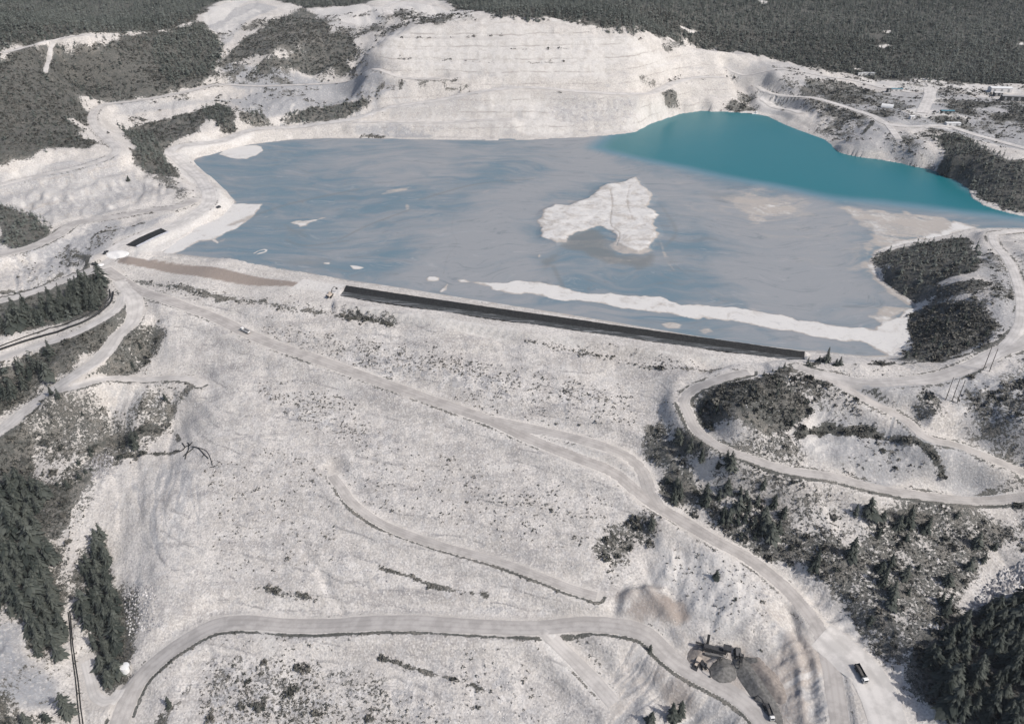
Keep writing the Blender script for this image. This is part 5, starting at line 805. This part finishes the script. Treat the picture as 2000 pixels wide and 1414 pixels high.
STEEL = mat('dusty_steel', (.16, .155, .15), .65, .2, var=.25, vsc=1.2); DARKST = mat('dark_steel', (.045, .045, .047), .6, .2, var=.3, vsc=1.2); MACH = mat('dusty_machine_paint', (.40, .345, .29), .6, var=.18, vsc=.9); RUBBER = mat('belt_rubber', (.025, .025, .026), .8, var=.2)
LAMP = mat('lamp_lens', (.75, .74, .7), .2); RED = mat('tail_lens', (.3, .03, .02), .3); LOAD = mat('dark_crushed_load', (.09, .085, .08), .95, var=.4, vsc=2.0)
PIPE = mat('black_pipe', (.020, .021, .022), .5, var=.3, vsc=.3); WOODP = mat('weathered_pole', (.075, .068, .06), .9, var=.3)
TEALR = mat('blue_green_roof', (.06, .16, .20), .6, var=.1); DKWALL = mat('dark_cladding', (.045, .048, .05), .7, var=.15); PALEW = mat('pale_cladding', (.55, .54, .53), .7, var=.08); GREYW = mat('grey_cladding', (.26, .26, .26), .7, var=.1)

def wheels(t, xs, y, r, wd):
    for x in xs:
        for s_ in (-1, 1):
            w_ = MB().cyl((x, s_*(y-wd/2), r), (x, s_*(y+wd/2), r), r, seg=18).build('wheel', TYRE, t)
            MB().cyl((x, s_*(y+wd/2)-s_*.02, r), (x, s_*(y+wd/2)+s_*.04, r), r*.52, seg=12).build('rim', STEEL, w_)
def tipper(label, pos, rz, bed_m, load_m, k=1.0, group=None):
    t = thing('tipper_truck', label, 'truck', pos, rz, group, k); tilt(t, rz, 7*k, 2.5*k)
    MB().box((-.3, 0, .95), (9.0, .9, .32)).build('chassis', DARKST, t)
    cab = MB().prism([(2.75, .75), (4.75, .75), (4.85, 1.5), (4.55, 2.95), (4.3, 3.08), (2.75, 3.08)], -1.22, 1.22).build('cab', PAINT_W, t)
    MB().prism([(4.86, 1.62), (4.60, 2.80), (4.63, 2.80), (4.90, 1.62)], -1.05, 1.05).build('windscreen', GLASS, cab)
    for s_ in (-1, 1):
        MB().prism([(3.2, 1.75), (4.45, 1.75), (4.3, 2.7), (3.2, 2.7)], s_*1.222, s_*1.245).build('side_window', GLASS, cab)
        MB().box((4.7, s_*1.42, 2.3), (.12, .22, .55)).build('mirror', PAINT_D, cab)
        MB().box((4.86, s_*.9, 1.05), (.08, .36, .22)).build('headlight', LAMP, t)
        MB().box((-4.75, s_*.95, 1.0), (.08, .3, .2)).build('tail_light', RED, t)
    MB().box((4.85, 0, .78), (.25, 2.4, .3)).build('bumper', STEEL, t)
    b = MB(); x0, x1, zb, zt = -4.85, 2.45, 1.35, 2.95
    b.box(((x0+x1)/2, 0, zb), (x1-x0, 2.4, .16))
    for s_ in (-1, 1): b.box(((x0+x1)/2, s_*1.2, (zb+zt)/2+.06), (x1-x0, .12, zt-zb)); 
    for s_ in (-1, 1):
        for q in range(6): b.box((x0+.6+q*1.25, s_*1.30, (zb+zt)/2), (.14, .1, zt-zb-.2), bev=.02)
    b.box((x1-.06, 0, (zb+zt)/2+.25), (.12, 2.4, zt-zb+.5)); b.box((x0+.06, 0, (zb+zt)/2-.1), (.12, 2.28, zt-zb-.4)); b.box((x1+.35, 0, zt+.35), (.8, 2.4, .1))
    bed = b.build('dump_bed', bed_m, t); V = []; F = []; nx, ny = 10, 5
    for i in range(nx):
        for j in range(ny):
            px = x0+.2+(x1-x0-.4)*i/(nx-1); py = -1.1+2.2*j/(ny-1); V.append((px, py, zb+.5+.55*math.sin(math.pi*i/(nx-1))*math.sin(math.pi*(j+.4)/(ny-.2))+random.uniform(-.06, .06)))
    for i in range(nx-1):
        for j in range(ny-1): F.append((i*ny+j, i*ny+j+1, (i+1)*ny+j+1, (i+1)*ny+j))
    MB().add(V, F).build('load', load_m, bed)
    wheels(t, (3.7, -2.0, -3.4), 1.05, .52, .42); return t
def pickup(label, pos, rz, paint, group=None):
    t = thing('pickup', label, 'pickup', pos, rz, group); tilt(t, rz, 3.4, 1.7)
    MB().prism([(-2.6, .5), (2.5, .5), (2.6, .85), (2.5, 1.12), (1.1, 1.2), (-2.6, 1.2)], -.95, .95).build('body', paint, t)
    c = MB().prism([(-.7, 1.2), (1.15, 1.2), (.45, 1.82), (.2, 1.88), (-.45, 1.88), (-.65, 1.8)], -.85, .85).build('cabin', paint, t)
    MB().prism([(1.10, 1.27), (.5, 1.80), (.53, 1.82), (1.16, 1.27)], -.76, .76).build('windscreen', GLASS, c)
    for s_ in (-1, 1): MB().prism([(-.55, 1.25), (.95, 1.25), (.4, 1.75), (-.5, 1.75)], s_*.852, s_*.87).build('side_window', GLASS, c); MB().box((2.56, s_*.7, .95), (.08, .3, .18)).build('headlight', LAMP, t)
    MB().box((-1.65, 0, 1.18), (1.7, 1.6, .12)).build('cargo_bed', PAINT_D, t); wheels(t, (1.6, -1.6), .85, .4, .26); return t
def excavator(label, pos, rz, body_m, boom_m, k=1.0, swing=0.0, reach=(.95, -1.5), group=None):
    t = thing('excavator', label, 'excavator', pos, rz, group, k); tilt(t, rz, 4*k, 3*k)
    for s_ in (-1, 1):
        p = [(-2.1, .15), (2.1, .15), (2.45, .5), (2.1, .95), (-2.1, .95), (-2.45, .5)]; tr = MB().prism(p, s_*1.15-.32, s_*1.15+.32).build('track', TYRE, t)
        r_ = MB(); [r_.cyl((x, s_*1.15-.36, .5), (x, s_*1.15+.36, .5), .24, seg=10) for x in (-1.7, -.85, 0, .85, 1.7)]; r_.build('roller', DARKST, tr)
    MB().box((0, 0, .95), (2.2, 1.8, .35)).build('undercarriage', DARKST, t)
    h = MB().box((-.7, 0, 1.85), (3.6, 2.7, 1.25), bev=.15).build('house', body_m, t); h.rotation_euler.z = swing
    MB().box((-2.55, 0, 1.75), (.75, 2.7, 1.1), bev=.2).build('counterweight', DARKST, h)
    c = MB().prism([(-.2, 1.3), (1.55, 1.3), (1.6, 2.0), (1.25, 3.1), (-.1, 3.1)], .35, 1.35).build('cab', body_m, h)
    MB().prism([(.0, 2.0), (1.4, 2.0), (1.15, 2.95), (.0, 2.95)], 1.352, 1.37).build('side_window', GLASS, h); MB().prism([(1.62, 2.0), (1.29, 3.0), (1.31, 3.0), (1.66, 2.0)], .42, 1.28).build('windscreen', GLASS, h)
    a0, a1 = reach; p0 = Vector((1.0, -.3, 1.7)); p1 = p0+Vector((math.cos(a0), 0, math.sin(a0)))*3.0; p2 = p1+Vector((math.cos(a0-.75), 0, math.sin(a0-.75)))*3.0; p3 = p2+Vector((math.cos(a0+a1-.6), 0, math.sin(a0+a1-.6)))*3.0
    b = MB(); b.cyl(p0, p1, .38, .36, 8); b.cyl(p1, p2, .36, .25, 8); b.cyl(p1-Vector((0, 0, .1)), p1+Vector((0, 0, .1)), .36, seg=8); b.build('boom', boom_m, h)
    MB().cyl(p2, p3, .27, .17, 8).build('arm', boom_m, h); MB().cyl(p0+Vector((.5, 0, -.2)), p0.lerp(p2, .45)+Vector((0, 0, .2)), .09, seg=6).build('ram', STEEL, h)
    q = p3; MB().prism([(q.x-.2, q.z+.2), (q.x+.55, q.z-.1), (q.x+.35, q.z-.95), (q.x-.45, q.z-1.05), (q.x-.75, q.z-.5)], q.y-.6, q.y+.6).build('bucket', DARKST, h); return t
def loader(label, pos, rz):
    t = thing('wheel_loader', label, 'loader', pos, rz); tilt(t, rz, 4, 2.2)
    MB().prism([(-3.3, .9), (-.3, .9), (-.3, 2.1), (-3.1, 2.3), (-3.4, 1.7)], -1.05, 1.05).build('engine_cover', MACH, t); MB().box((1.0, 0, 1.2), (2.2, 1.3, .8)).build('front_frame', MACH, t)
    c = MB().prism([(-.9, 2.05), (.6, 2.05), (.5, 3.3), (-.8, 3.3)], -.8, .8).build('cab', MACH, t)
    for s_ in (-1, 1): MB().prism([(-.75, 2.3), (.48, 2.3), (.4, 3.15), (-.7, 3.15)], s_*.802, s_*.82).build('side_window', GLASS, c); MB().cyl((.9, s_*.7, 1.7), (3.1, s_*.7, .75), .16, seg=6).build('lift_arm', DARKST, t)
    MB().prism([(3.0, .2), (4.1, .1), (3.2, .95), (3.1, 1.4), (2.8, 1.0)], -1.5, 1.5).build('bucket', DARKST, t); wheels(t, (1.55, -1.75), 1.05, .8, .6); return t
def conveyor(label, p, q, m, legs=2, name='stacker_conveyor', wdt=1.1, hop=True, group=None):
    p = Vector(p); q = Vector(q); rz = aim(p, q); L = (Vector((q.x, q.y))-Vector((p.x, p.y))).length; dz = q.z-p.z; t = thing(name, label, 'conveyor', p, rz, group)
    d = Vector((L, 0, dz)).normalized(); up_ = Vector((-d.z, 0, d.x)); f = MB()
    for s_ in (-1, 1):
        for o_ in (0, -.6): f.cyl(Vector((0, s_*wdt/2, 0))+up_*o_, Vector((L, s_*wdt/2, dz))+up_*o_, .10, seg=6)
        n_ = max(3, int(L/1.6))
        for i in range(n_): a = d*(L/d.x*i/n_); b = d*(L/d.x*(i+1)/n_); f.cyl(a+Vector((0, s_*wdt/2, 0)), b+Vector((0, s_*wdt/2, 0))+up_*-.6, .05, seg=4)
    f.build('lattice_frame', m, t)
    MB().add([Vector((0, -wdt*.42, .12)), Vector((L, -wdt*.42, dz+.12)), Vector((L, wdt*.42, dz+.12)), Vector((0, wdt*.42, .12)), Vector((0, -wdt*.42, -.02)), Vector((L, -wdt*.42, dz-.02)), Vector((L, wdt*.42, dz-.02)), Vector((0, wdt*.42, -.02))], [(0, 1, 2, 3), (7, 6, 5, 4), (0, 4, 5, 1), (1, 5, 6, 2), (2, 6, 7, 3), (3, 7, 4, 0)]).build('belt', RUBBER, t)
    for i in range(legs):
        x = L*(.35+.4*i/max(1, legs-1)); zt = dz*x/L-.5
        for s_ in (-1, 1): gx, gy = p.x+x*math.cos(rz)-s_*wdt*math.sin(rz), p.y+x*math.sin(rz)+s_*wdt*math.cos(rz); MB().cyl((x-.1*zt, s_*wdt, float(G(gx, gy))-p.z), (x, s_*wdt*.45, zt), .1, seg=6).build('leg', m, t)
    if hop: MB().box((.2, 0, .6), (1.9, 1.9, 1.1), .99, .99).build('hopper', m, t)
    return t
def mound(name, label, cat, c, rx, ry, h, rz, m, group=None, nx=34, ny=26, sharp=1.0, seed=0):
    c = Vector(c); V = []; F = []; ca, sa = math.cos(rz), math.sin(rz)
    for i in range(nx):
        for j in range(ny):
            a = -1.08+2.16*i/(nx-1); b = -1.08+2.16*j/(ny-1); r = math.sqrt(a*a+b*b); x = c.x+a*rx*ca-b*ry*sa; y = c.y+a*rx*sa+b*ry*ca
            wob = 1+.18*float(fbm(np.array(x), np.array(y), max(rx, ry)*.6, 3, seed+5)); rr = r*wob; e = max(0.0, 1-rr)**sharp; z = float(G(x, y)); V.append((x-c.x, y-c.y, z-c.z+h*e+(.06*h*float(fbm(np.array(x), np.array(y), 1.2, 2, seed)) if rr < .95 else 0)-(.6 if rr > 1.0 else -.04)))
    for i in range(nx-1):
        for j in range(ny-1): F.append((i*ny+j, (i+1)*ny+j, (i+1)*ny+j+1, i*ny+j+1))
    o = MB().add(V, F).build(name, m, smooth_=True); o.location = c; return tag(o, label, cat, group)
def tube(name, label, cat, uv, r, m, group=None, lift=0.0, step=2.0):
    P = catmull(ground(uv), step); V = []; F = []; sg = 8; zs = G(P[:, 0], P[:, 1]); zs = np.convolve(np.pad(zs, 2, mode='edge'), np.ones(5)/5, 'valid'); P[:, 2] = np.maximum(zs, G(P[:, 0], P[:, 1])-.05)+r*.8+lift; c = Vector(P[len(P)//2])
    for i in range(len(P)):
        d = Vector(P[min(i+1, len(P)-1)]-P[max(i-1, 0)]).normalized(); s_ = d.cross(Vector((0, 0, 1))).normalized(); u_ = s_.cross(d)
        for j in range(sg): a = 6.28319*j/sg; V.append(Vector(P[i])+(s_*math.cos(a)+u_*math.sin(a))*r-c)
    for i in range(len(P)-1):
        for j in range(sg): F.append((i*sg+j, i*sg+(j+1) % sg, (i+1)*sg+(j+1) % sg, (i+1)*sg+j))
    o = MB().add(V, F).build(name, m, smooth_=True); o.location = c; return tag(o, label, cat, group)
def shed(label, u, v, L, Wd, Hh, rz, wall_m, roof_m, gable=.18, doors=1, name='shed', group=None, cat='shed'):
    p = g1(u, v); t = thing(name, label, cat, p, rz, group); e = MB(); zt = Hh
    wl = MB().box((0, 0, Hh/2-.4), (L, Wd, Hh+.8), bev=.02).build('walls', wall_m, t); rg = Wd*gable
    MB().add([(-L/2-.3, -Wd/2-.3, zt+.02), (L/2+.3, -Wd/2-.3, zt+.02), (L/2+.3, 0, zt+rg), (-L/2-.3, 0, zt+rg), (-L/2-.3, Wd/2+.3, zt+.02), (L/2+.3, Wd/2+.3, zt+.02)], [(0, 1, 2, 3), (3, 2, 5, 4), (0, 3, 4), (1, 5, 2), (0, 4, 5, 1)]).build('roof', roof_m, t)
    for i in range(doors): MB().box((-L/2+L*(i+.5)/doors, -Wd/2-.03, Hh*.4), (min(2.6, L*.4/doors+.6), .08, Hh*.78), bev=.01).build('door', GREYW if wall_m is not GREYW else PAINT_D, t)
    return t
def put(u, v, u2, v2): p = g1(u, v); return p, aim(p, g1(u2, v2))

# vehicles
p, a = put(1680, 1318, 1692, 1340); tipper('white cabbed tipper truck with a dark open bed on the white pad', p, a, PAINT_D, LOAD, .92)
p, a = put(479, 649, 466, 643); tipper('white tipper truck driving on the long haul road of the dam face', p, a, PAINT_W, LOAD, .82)
p, a = put(646, 579, 652, 570); excavator('beige excavator with raised boom at the end of the black liner', p, a, MACH, STEEL, 1.0, -.4, (1.1, -1.5))
p, a = put(426, 406, 418, 409); pickup('dark pickup parked beside the white shore road at the left of the pond', p, a, PAINT_D)
p, a = put(207, 495, 213, 490); pickup('dark pickup beside the larger white heap at the left end of the dam', p, a, PAINT_D)
p, a = put(186, 518, 180, 516); pickup('dark pickup beside the smaller white heap at the left end of the dam', p, a, PAINT_D)
for u, v, lab, pm in ((1825, 220, 'dark pickup leftmost in the plant yard by the teal roofed shed', PAINT_D), (1833, 221, 'white pickup between the dark pickup and the teal roofed shed', PAINT_W), (1817, 231, 'dark pickup near the front edge of the plant yard', PAINT_D), (1871, 233, 'dark pickup at the right end of the plant yard', PAINT_D)):
    pickup(lab, g1(u, v), random.uniform(0, 3), pm, 'pickups in the plant yard')
# quarry plant on the lower right pad
pg = mat('dark_gravel', (.115, .112, .107), .95, var=.35, vsc=.8); pgb = mat('brown_gravel', (.21, .185, .165), .95, var=.25, vsc=.8)
mound('gravel_pile', 'small brownish gravel heap under the left end of the screening plant', 'gravel pile', g1(1364, 1283), 5.5, 5.0, 2.6, .3, pgb, 'gravel piles of the quarry plant', seed=3)
mound('gravel_pile', 'round dark gravel heap below the middle stacker conveyor', 'gravel pile', g1(1411, 1313), 7.0, 6.0, 3.4, .2, pg, 'gravel piles of the quarry plant', seed=9)
mound('gravel_pile', 'long dark gravel stockpile running down to the bottom edge', 'gravel pile', g1(1478, 1345), 20, 5.2, 3.0, aim(g1(1452, 1312), g1(1502, 1388)), pg, 'gravel piles of the quarry plant', nx=60, seed=14)
mound('gravel_pile', 'brown gravel heap right beside the long dark stockpile', 'gravel pile', g1(1502, 1330), 12, 5.0, 2.6, aim(g1(1485, 1310), g1(1525, 1365)), pgb, 'gravel piles of the quarry plant', nx=50, seed=24)
q0, q1 = g1(1358, 1266), g1(1424, 1284)
def lift(p, z): return Vector((p.x, p.y, p.z+z))
t = thing('screening_plant', 'long dark screening plant on the quarry pad with a raised feed box', 'screening plant', g1(1395, 1274), aim(g1(1375, 1270), g1(1425, 1280)))
MB().box((0, 0, 2.6), (11, 2.4, 1.6), ry=.10).build('screen_box', DARKST, t); MB().box((5.6, .4, 4.4), (3.4, 3.0, 1.8), 1.15, 1.15).build('feed_hopper', DARKST, t); MB().box((-1, 0, 1.5), (13, 1.7, .5)).build('chassis', STEEL, t); MB().box((-4.2, 0, 2.6), (2.4, 2.2, 1.7)).build('engine_housing', DARKST, t)
MB().box((0, -2.2, .9), (9, 1.2, .9), ry=-.06).build('side_tray', STEEL, t)
for x in (-5.5, -1, 3.5, 6): 
    for s_ in (-1, 1): MB().cyl((x, s_*1.0, -.3), (x, s_*.9, 2.2), .16, seg=8).build('leg', DARKST, t)
r_ = MB(); r_.cyl((0, 1.35, 4.0), (9, 1.35, 5.4), .06, seg=5); r_.cyl((0, 1.35, 3.4), (9, 1.35, 4.8), .06, seg=5); [r_.cyl((x, 1.35, 3.2+x*.155), (x, 1.35, 4.05+x*.155), .05, seg=5) for x in (0, 2, 4, 6, 8)]; r_.build('handrail', DARKST, t)
conveyor('upright side conveyor rising away behind the screening plant', lift(g1(1380, 1266), .8), lift(g1(1383, 1250), 4.2), DARKST, 1, group='conveyors of the quarry plant')
conveyor('low left discharge conveyor of the screening plant', lift(g1(1378, 1266), 2.4), lift(g1(1357, 1263), 3.6), DARKST, 1, hop=False, group='conveyors of the quarry plant')
conveyor('middle stacker conveyor dropping gravel on the round dark heap', lift(g1(1408, 1282), 1.0), lift(g1(1400, 1303), 5.8), DARKST, 2, group='conveyors of the quarry plant')
conveyor('right stacker conveyor feeding the long dark stockpile', lift(g1(1448, 1284), 1.0), lift(g1(1444, 1309), 5.5), DARKST, 2, group='conveyors of the quarry plant')
p, a = put(1439, 1278, 1440, 1288); excavator('dark excavator with lowered boom right of the screening plant', p, a, DARKST, DARKST, 1.0, 0, (.6, -1.5))
p, a = put(1361, 1297, 1356, 1306); loader('wheel loader in front of the quarry plant near the lower haul road', p, a)
p, a = put(1373, 1302, 1377, 1312); excavator('dark excavator beside the wheel loader on the quarry pad', p, a, DARKST, DARKST, .85, .3, (.8, -1.4))
p, a = put(1494, 1381, 1490, 1374); excavator('dark excavator perched on the lower end of the long stockpile', p, a, DARKST, DARKST, .8, .5, (.9, -1.5))
p, a = put(1502, 1394, 1506, 1404); tipper('dark loaded tipper truck parked below the long dark stockpile', p, a, PAINT_D, LOAD, .8)
mound('gravel_pile', 'narrow dark spill heap at the right of the stacker conveyors', 'gravel pile', g1(1468, 1290), 4.5, 1.6, 1.4, aim(g1(1462, 1289), g1(1480, 1293)), pg, 'gravel piles of the quarry plant', seed=31)
# poles
def pole(u, v, lab, grp, h=15.0, lean=0.0):
    p = g1(u, v); t = thing('utility_pole', lab, 'utility pole', p, 0, grp); MB().cyl((0, 0, -.8), (0, lean, h), .23, .15, 10).build('shaft', WOODP, t)
    for z in (h-.3, h-1.2): MB().cyl((.0, 0, z), (.35, 0, z+.08), .06, .09, 8).build('insulator', STEEL, t)
    return t
for (u, v), wd in zip(((1847, 781), (1859, 784), (1869, 787)), ('left', 'middle', 'right')): pole(u, v, 'weathered %s pole of the three standing below the saddle road' % wd, 'lower row of power poles')
for (u, v), wd in zip(((1921, 721), (1932, 726)), ('left', 'right')): pole(u, v, 'weathered %s pole of the pair on the saddle road bend' % wd, 'upper pair of power poles', 15.5)
# pipes
tube('pipeline', 'thick black pipe running below its twin along the pale track', 'pipeline', [(-60,702),(0,684),(60,664),(120,647),(165,629),(200,607),(217,590),(221,572)], .75, PIPE, 'twin pipes left of the dam')
tube('pipeline', 'thinner black pipe running above its twin along the pale track', 'pipeline', [(-60,694),(0,677),(50,658),(110,640),(160,621),(195,601),(214,583),(214,566)], .42, PIPE, 'twin pipes left of the dam')
tube('pipeline', 'left black pipe running down between the wooded strips at bottom left', 'pipeline', [(133,1195),(137,1230),(143,1290),(149,1340),(158,1425)], .30, PIPE, 'pipes between the wooded strips')
tube('pipeline', 'right black pipe running down between the wooded strips at bottom left', 'pipeline', [(136,1193),(140,1228),(147,1290),(154,1340),(164,1425)], .30, PIPE, 'pipes between the wooded strips')
for k, uv in enumerate([[(340,882),(355,881),(362,874),(368,871),(372,870)], [(356,866),(359,870),(362,874)], [(367,865),(370,870)], [(376,864),(372,870)], [(369,871),(368,880),(359,892)], [(378,875),(372,881),(365,887),(362,897)], [(375,873),(383,874),(391,879),(399,888),(407,896)], [(384,874),(400,879),(408,888),(412,898),(415,909)], [(410,914),(415,912),(421,911)], [(398,888),(395,894)]]):
    tube('drain_pipe', 'dark drain pipe in the branching tangle at the left side of the dam face', 'pipe', uv, .30 if k < 7 else .2, PIPE, 'branching drain pipes', lift=.1, step=1.0)
# liners
def liner_material():
    n = NB('black_liner'); a, b, _, _ = n.attr('lane'); s1 = n.noise(1.0, 5, .7, n.mapping(-math.atan2(dam_dir[1], dam_dir[0]), (.05, .5, .5)), .5); f = n.noise(.8, 4, .7)
    c = n.mix(n.ss(f, .4, .65), (.014, .0145, .0145), (.028, .029, .029)); low = n.ss(a, .45, .56)
    c = n.mix(n.math('MULTIPLY', low, n.ss(f, .3, .7, .35, .95)), c, (.062, .066, .066)); c = n.mix(n.math('MULTIPLY', low, n.ss(s1, .53, .60, 0, .8)), c, (.20, .205, .21)); c = n.mix(n.math('MULTIPLY', n.ss(a, .90, 1.0), n.ss(f, .45, .7)), c, (.3, .29, .28))
    n.l(c, n.b.inputs['Base Color']); n.b.inputs['Roughness'].default_value = .7; n.bump(f, .4, .2); return n.m
m_liner = liner_material()
LT = catmull(np.array([at(u, v, 4.7) for u, v in LINER_TOP]), 2.0); LB = catmull(np.array([at(u, v, 2.6) for u, v in LINER_BOT]), 2.0)
ts = np.linspace(0, 1, 300); f_ = lambda A_, t_: np.stack([np.interp(t_, np.linspace(0, 1, len(A_)), A_[:, k]) for k in range(3)], -1)
a_ = f_(LT, ts); b_ = f_(LB, ts); ac = np.linspace(0, 1, 15); X = a_[:, 0:1]*(1-ac)+b_[:, 0:1]*ac; Y = a_[:, 1:2]*(1-ac)+b_[:, 1:2]*ac
Z = np.where(ac < .5, 4.7-(4.7-2.5)*(ac/.5), 2.5+.25*(ac-.5))[None, :]+fbm(X, Y, 3, 3, 12)*.18; Z[:, 0] -= .25; Z[:, -1] = np.minimum(Z[:, -1], 2.75); Y[:, -1] += fbm(X[:, -1], Y[:, -1], 5, 3, 2)*.3; Z = np.maximum(Z, G(X, Y)+.12)
lane = np.stack([np.broadcast_to(ac, X.shape), np.zeros(X.shape), np.zeros(X.shape), np.ones(X.shape)], -1)
tag(sheet('dam_liner', X, Y, Z, m_liner, {'lane': lane}), 'long black plastic liner strip along the crest of the dam', 'liner')
e0, e1, e2, e3 = (np.array(g1(u, v)) for u, v in ((246,479.5), (315,447), (327,453), (265,482.5)))
s_ = np.linspace(0, 1, 40)[:, None, None]; q_ = np.linspace(0, 1, 14)[None, :, None]; Q = (e0*(1-s_)+e1*s_)*(1-q_)+(e3*(1-s_)+e2*s_)*q_; X, Y = Q[..., 0], Q[..., 1]
Z = G(X, Y)+.55+fbm(X, Y, 3, 3, 40)*.12; lane = np.zeros(X.shape+(4,)); lane[..., 0] = .25; lane[..., 3] = 1
t = thing('lined_sump', 'small rectangular sump lined in black plastic at the left end of the dam', 'lined sump', e0); o = sheet('liner', X, Y, Z, m_liner, {'lane': lane}); o.parent = t; o.matrix_parent_inverse = Matrix.Translation(-Vector(e0))
rim = MB(); 
for i in range(24):
    a = e3+(e2-e3)*i/24+np.array([.9, -.7, 0]); b = e3+(e2-e3)*(i+1)/24+np.array([.9, -.7, 0]); 
    rim.cyl((a[0]-e0[0], a[1]-e0[1], float(G(a[0], a[1]))-e0[2]+.2), (b[0]-e0[0], b[1]-e0[1], float(G(b[0], b[1]))-e0[2]+.2), .85, seg=8)
rim.build('sandbag_rim', mat('grey_sandbags', (.30, .31, .34), .9, var=.3, vsc=1.5), t)
# white heaps and tank
wh = mat('white_heap', (.58, .57, .555), .9, var=.05)
mound('white_heap', 'larger smooth white heap at the left end of the dam', 'heap', g1(229, 497), 9.5, 5.0, 1.7, -.15, wh, seed=41, sharp=.6)
mound('white_heap', 'smaller smooth white heap at the left end of the dam', 'heap', g1(196, 519), 3.0, 2.2, 1.6, .2, wh, seed=45, sharp=.6)
t = thing('water_tank', 'round white water tank beside the lower bend of the haul road', 'tank', g1(246, 1309)); MB().cyl((0, 0, -.5), (0, 0, 3.6), 2.4, seg=28).build('shell', PAINT_W, t, False); MB().cyl((0, 0, 3.6), (0, 0, 3.95), 2.5, .25, 28).build('roof', PAINT_W, t); MB().box((2.45, 0, 1.8), (.08, .5, 3.6), bev=.01).build('ladder', STEEL, t)
# plant sheds
for k, (u, v) in enumerate(((1679, 148), (1687, 147), (1695, 147), (1703, 147))): shed('white portable cabin %s in the row under the forest edge' % ('at the left end', 'second from the left', 'second from the right', 'at the right end')[k], u, v, 6.0, 3.4, 3.4, .05, PAINT_W, PAINT_W, .05, name='portable_cabin', group='white cabins under the forest edge', cat='cabin')
shed('low shed with a blue green roof beside the upper plant road', 1749, 178, 17, 5, 3, -.05, PALEW, TEALR, .12, 3)
shed('small dark brown hut at the left of the blue green roofed shed', 1735, 180, 4.5, 4, 4, .1, DKWALL, DKWALL, .2)
shed('dark shed with a teal roof in the plant yard', 1849, 222, 15, 6, 3.4, -.05, DKWALL, TEALR, .12, 3)
shed('low white store at the front edge of the plant yard', 1860, 245, 16, 6, 3, -.05, PAINT_W, PAINT_W, .08, 2)
shed('big shed with a pale roof at the upper right under the trees', 1952, 179, 26, 11, 5, -.1, PALEW, PAINT_W, .12, 3)
shed('dark open fronted shed left of the long dark shed', 1948, 187, 10, 6, 4, -.1, DKWALL, PALEW, .1, 2)
shed('very long dark shed at the right edge of the photo', 1988, 196, 40, 8, 5, -.18, DKWALL, GREYW, .1, 5)
shed('small pale hut beside the wide plant yard road', 1780, 232, 5, 4, 3, .2, PALEW, PAINT_W, .2)
p = g1(1733, 210); t = thing('fabric_dome', 'white fabric dome shelter beside the main plant road', 'dome', p, -.5); V = []; F = []
for i in range(9):
    for j in range(13): a = math.pi*j/12; V.append((-7+14*i/8, -4.6*math.cos(a), 4.2*math.sin(a)-.2))
for i in range(8):
    for j in range(12): F.append((i*13+j, (i+1)*13+j, (i+1)*13+j+1, i*13+j+1))
MB().add(V, F).build('cover', PAINT_W, t, True); MB().prism([(x, z) for x, z in ((-7, -.3), (-6.9, -.3), (-6.9, 3.7), (-7, 3.7))], -2.6, 2.6).build('end_door', GREYW, t)
p = at(1474, 222.5, .05); t = thing('pontoon', 'white floating pontoon moored in the teal corner of the pond', 'pontoon', p, .2); MB().box((0, 0, .3), (9, 3.2, .8)).build('deck', PAINT_W, t); MB().box((2.2, 0, 1.7), (2.6, 2.4, 2.0)).build('pump_house', PALEW, t); MB().cyl((-4, 0, .6), (-9, 3, .3), .22, seg=8).build('hose', PIPE, t)
for o in list(COL.objects):
    if o.parent is None and 'kind' not in o.keys() and 'label' not in o.keys() and o.type in {'MESH', 'EMPTY'}: print('UNTAGGED', o.name)

# ---------------------------------------------------------------- air
hz = MB().box((0, 2000, 350), (9000, 4700, 1010), bev=.01); hm = bpy.data.materials.new('haze'); hm.use_nodes = True; ht = hm.node_tree
for nd in list(ht.nodes):
    if nd.type == 'BSDF_PRINCIPLED': ht.nodes.remove(nd)
pv = ht.nodes.new('ShaderNodeVolumePrincipled'); pv.inputs['Color'].default_value = (.86, .90, .95, 1); pv.inputs['Density'].default_value = .000028
ht.links.new(pv.outputs[0], [x for x in ht.nodes if x.type == 'OUTPUT_MATERIAL'][0].inputs['Volume'])
tag(hz.build('haze', hm), 'thin pale haze in the air over the whole valley', 'haze', kind='stuff')
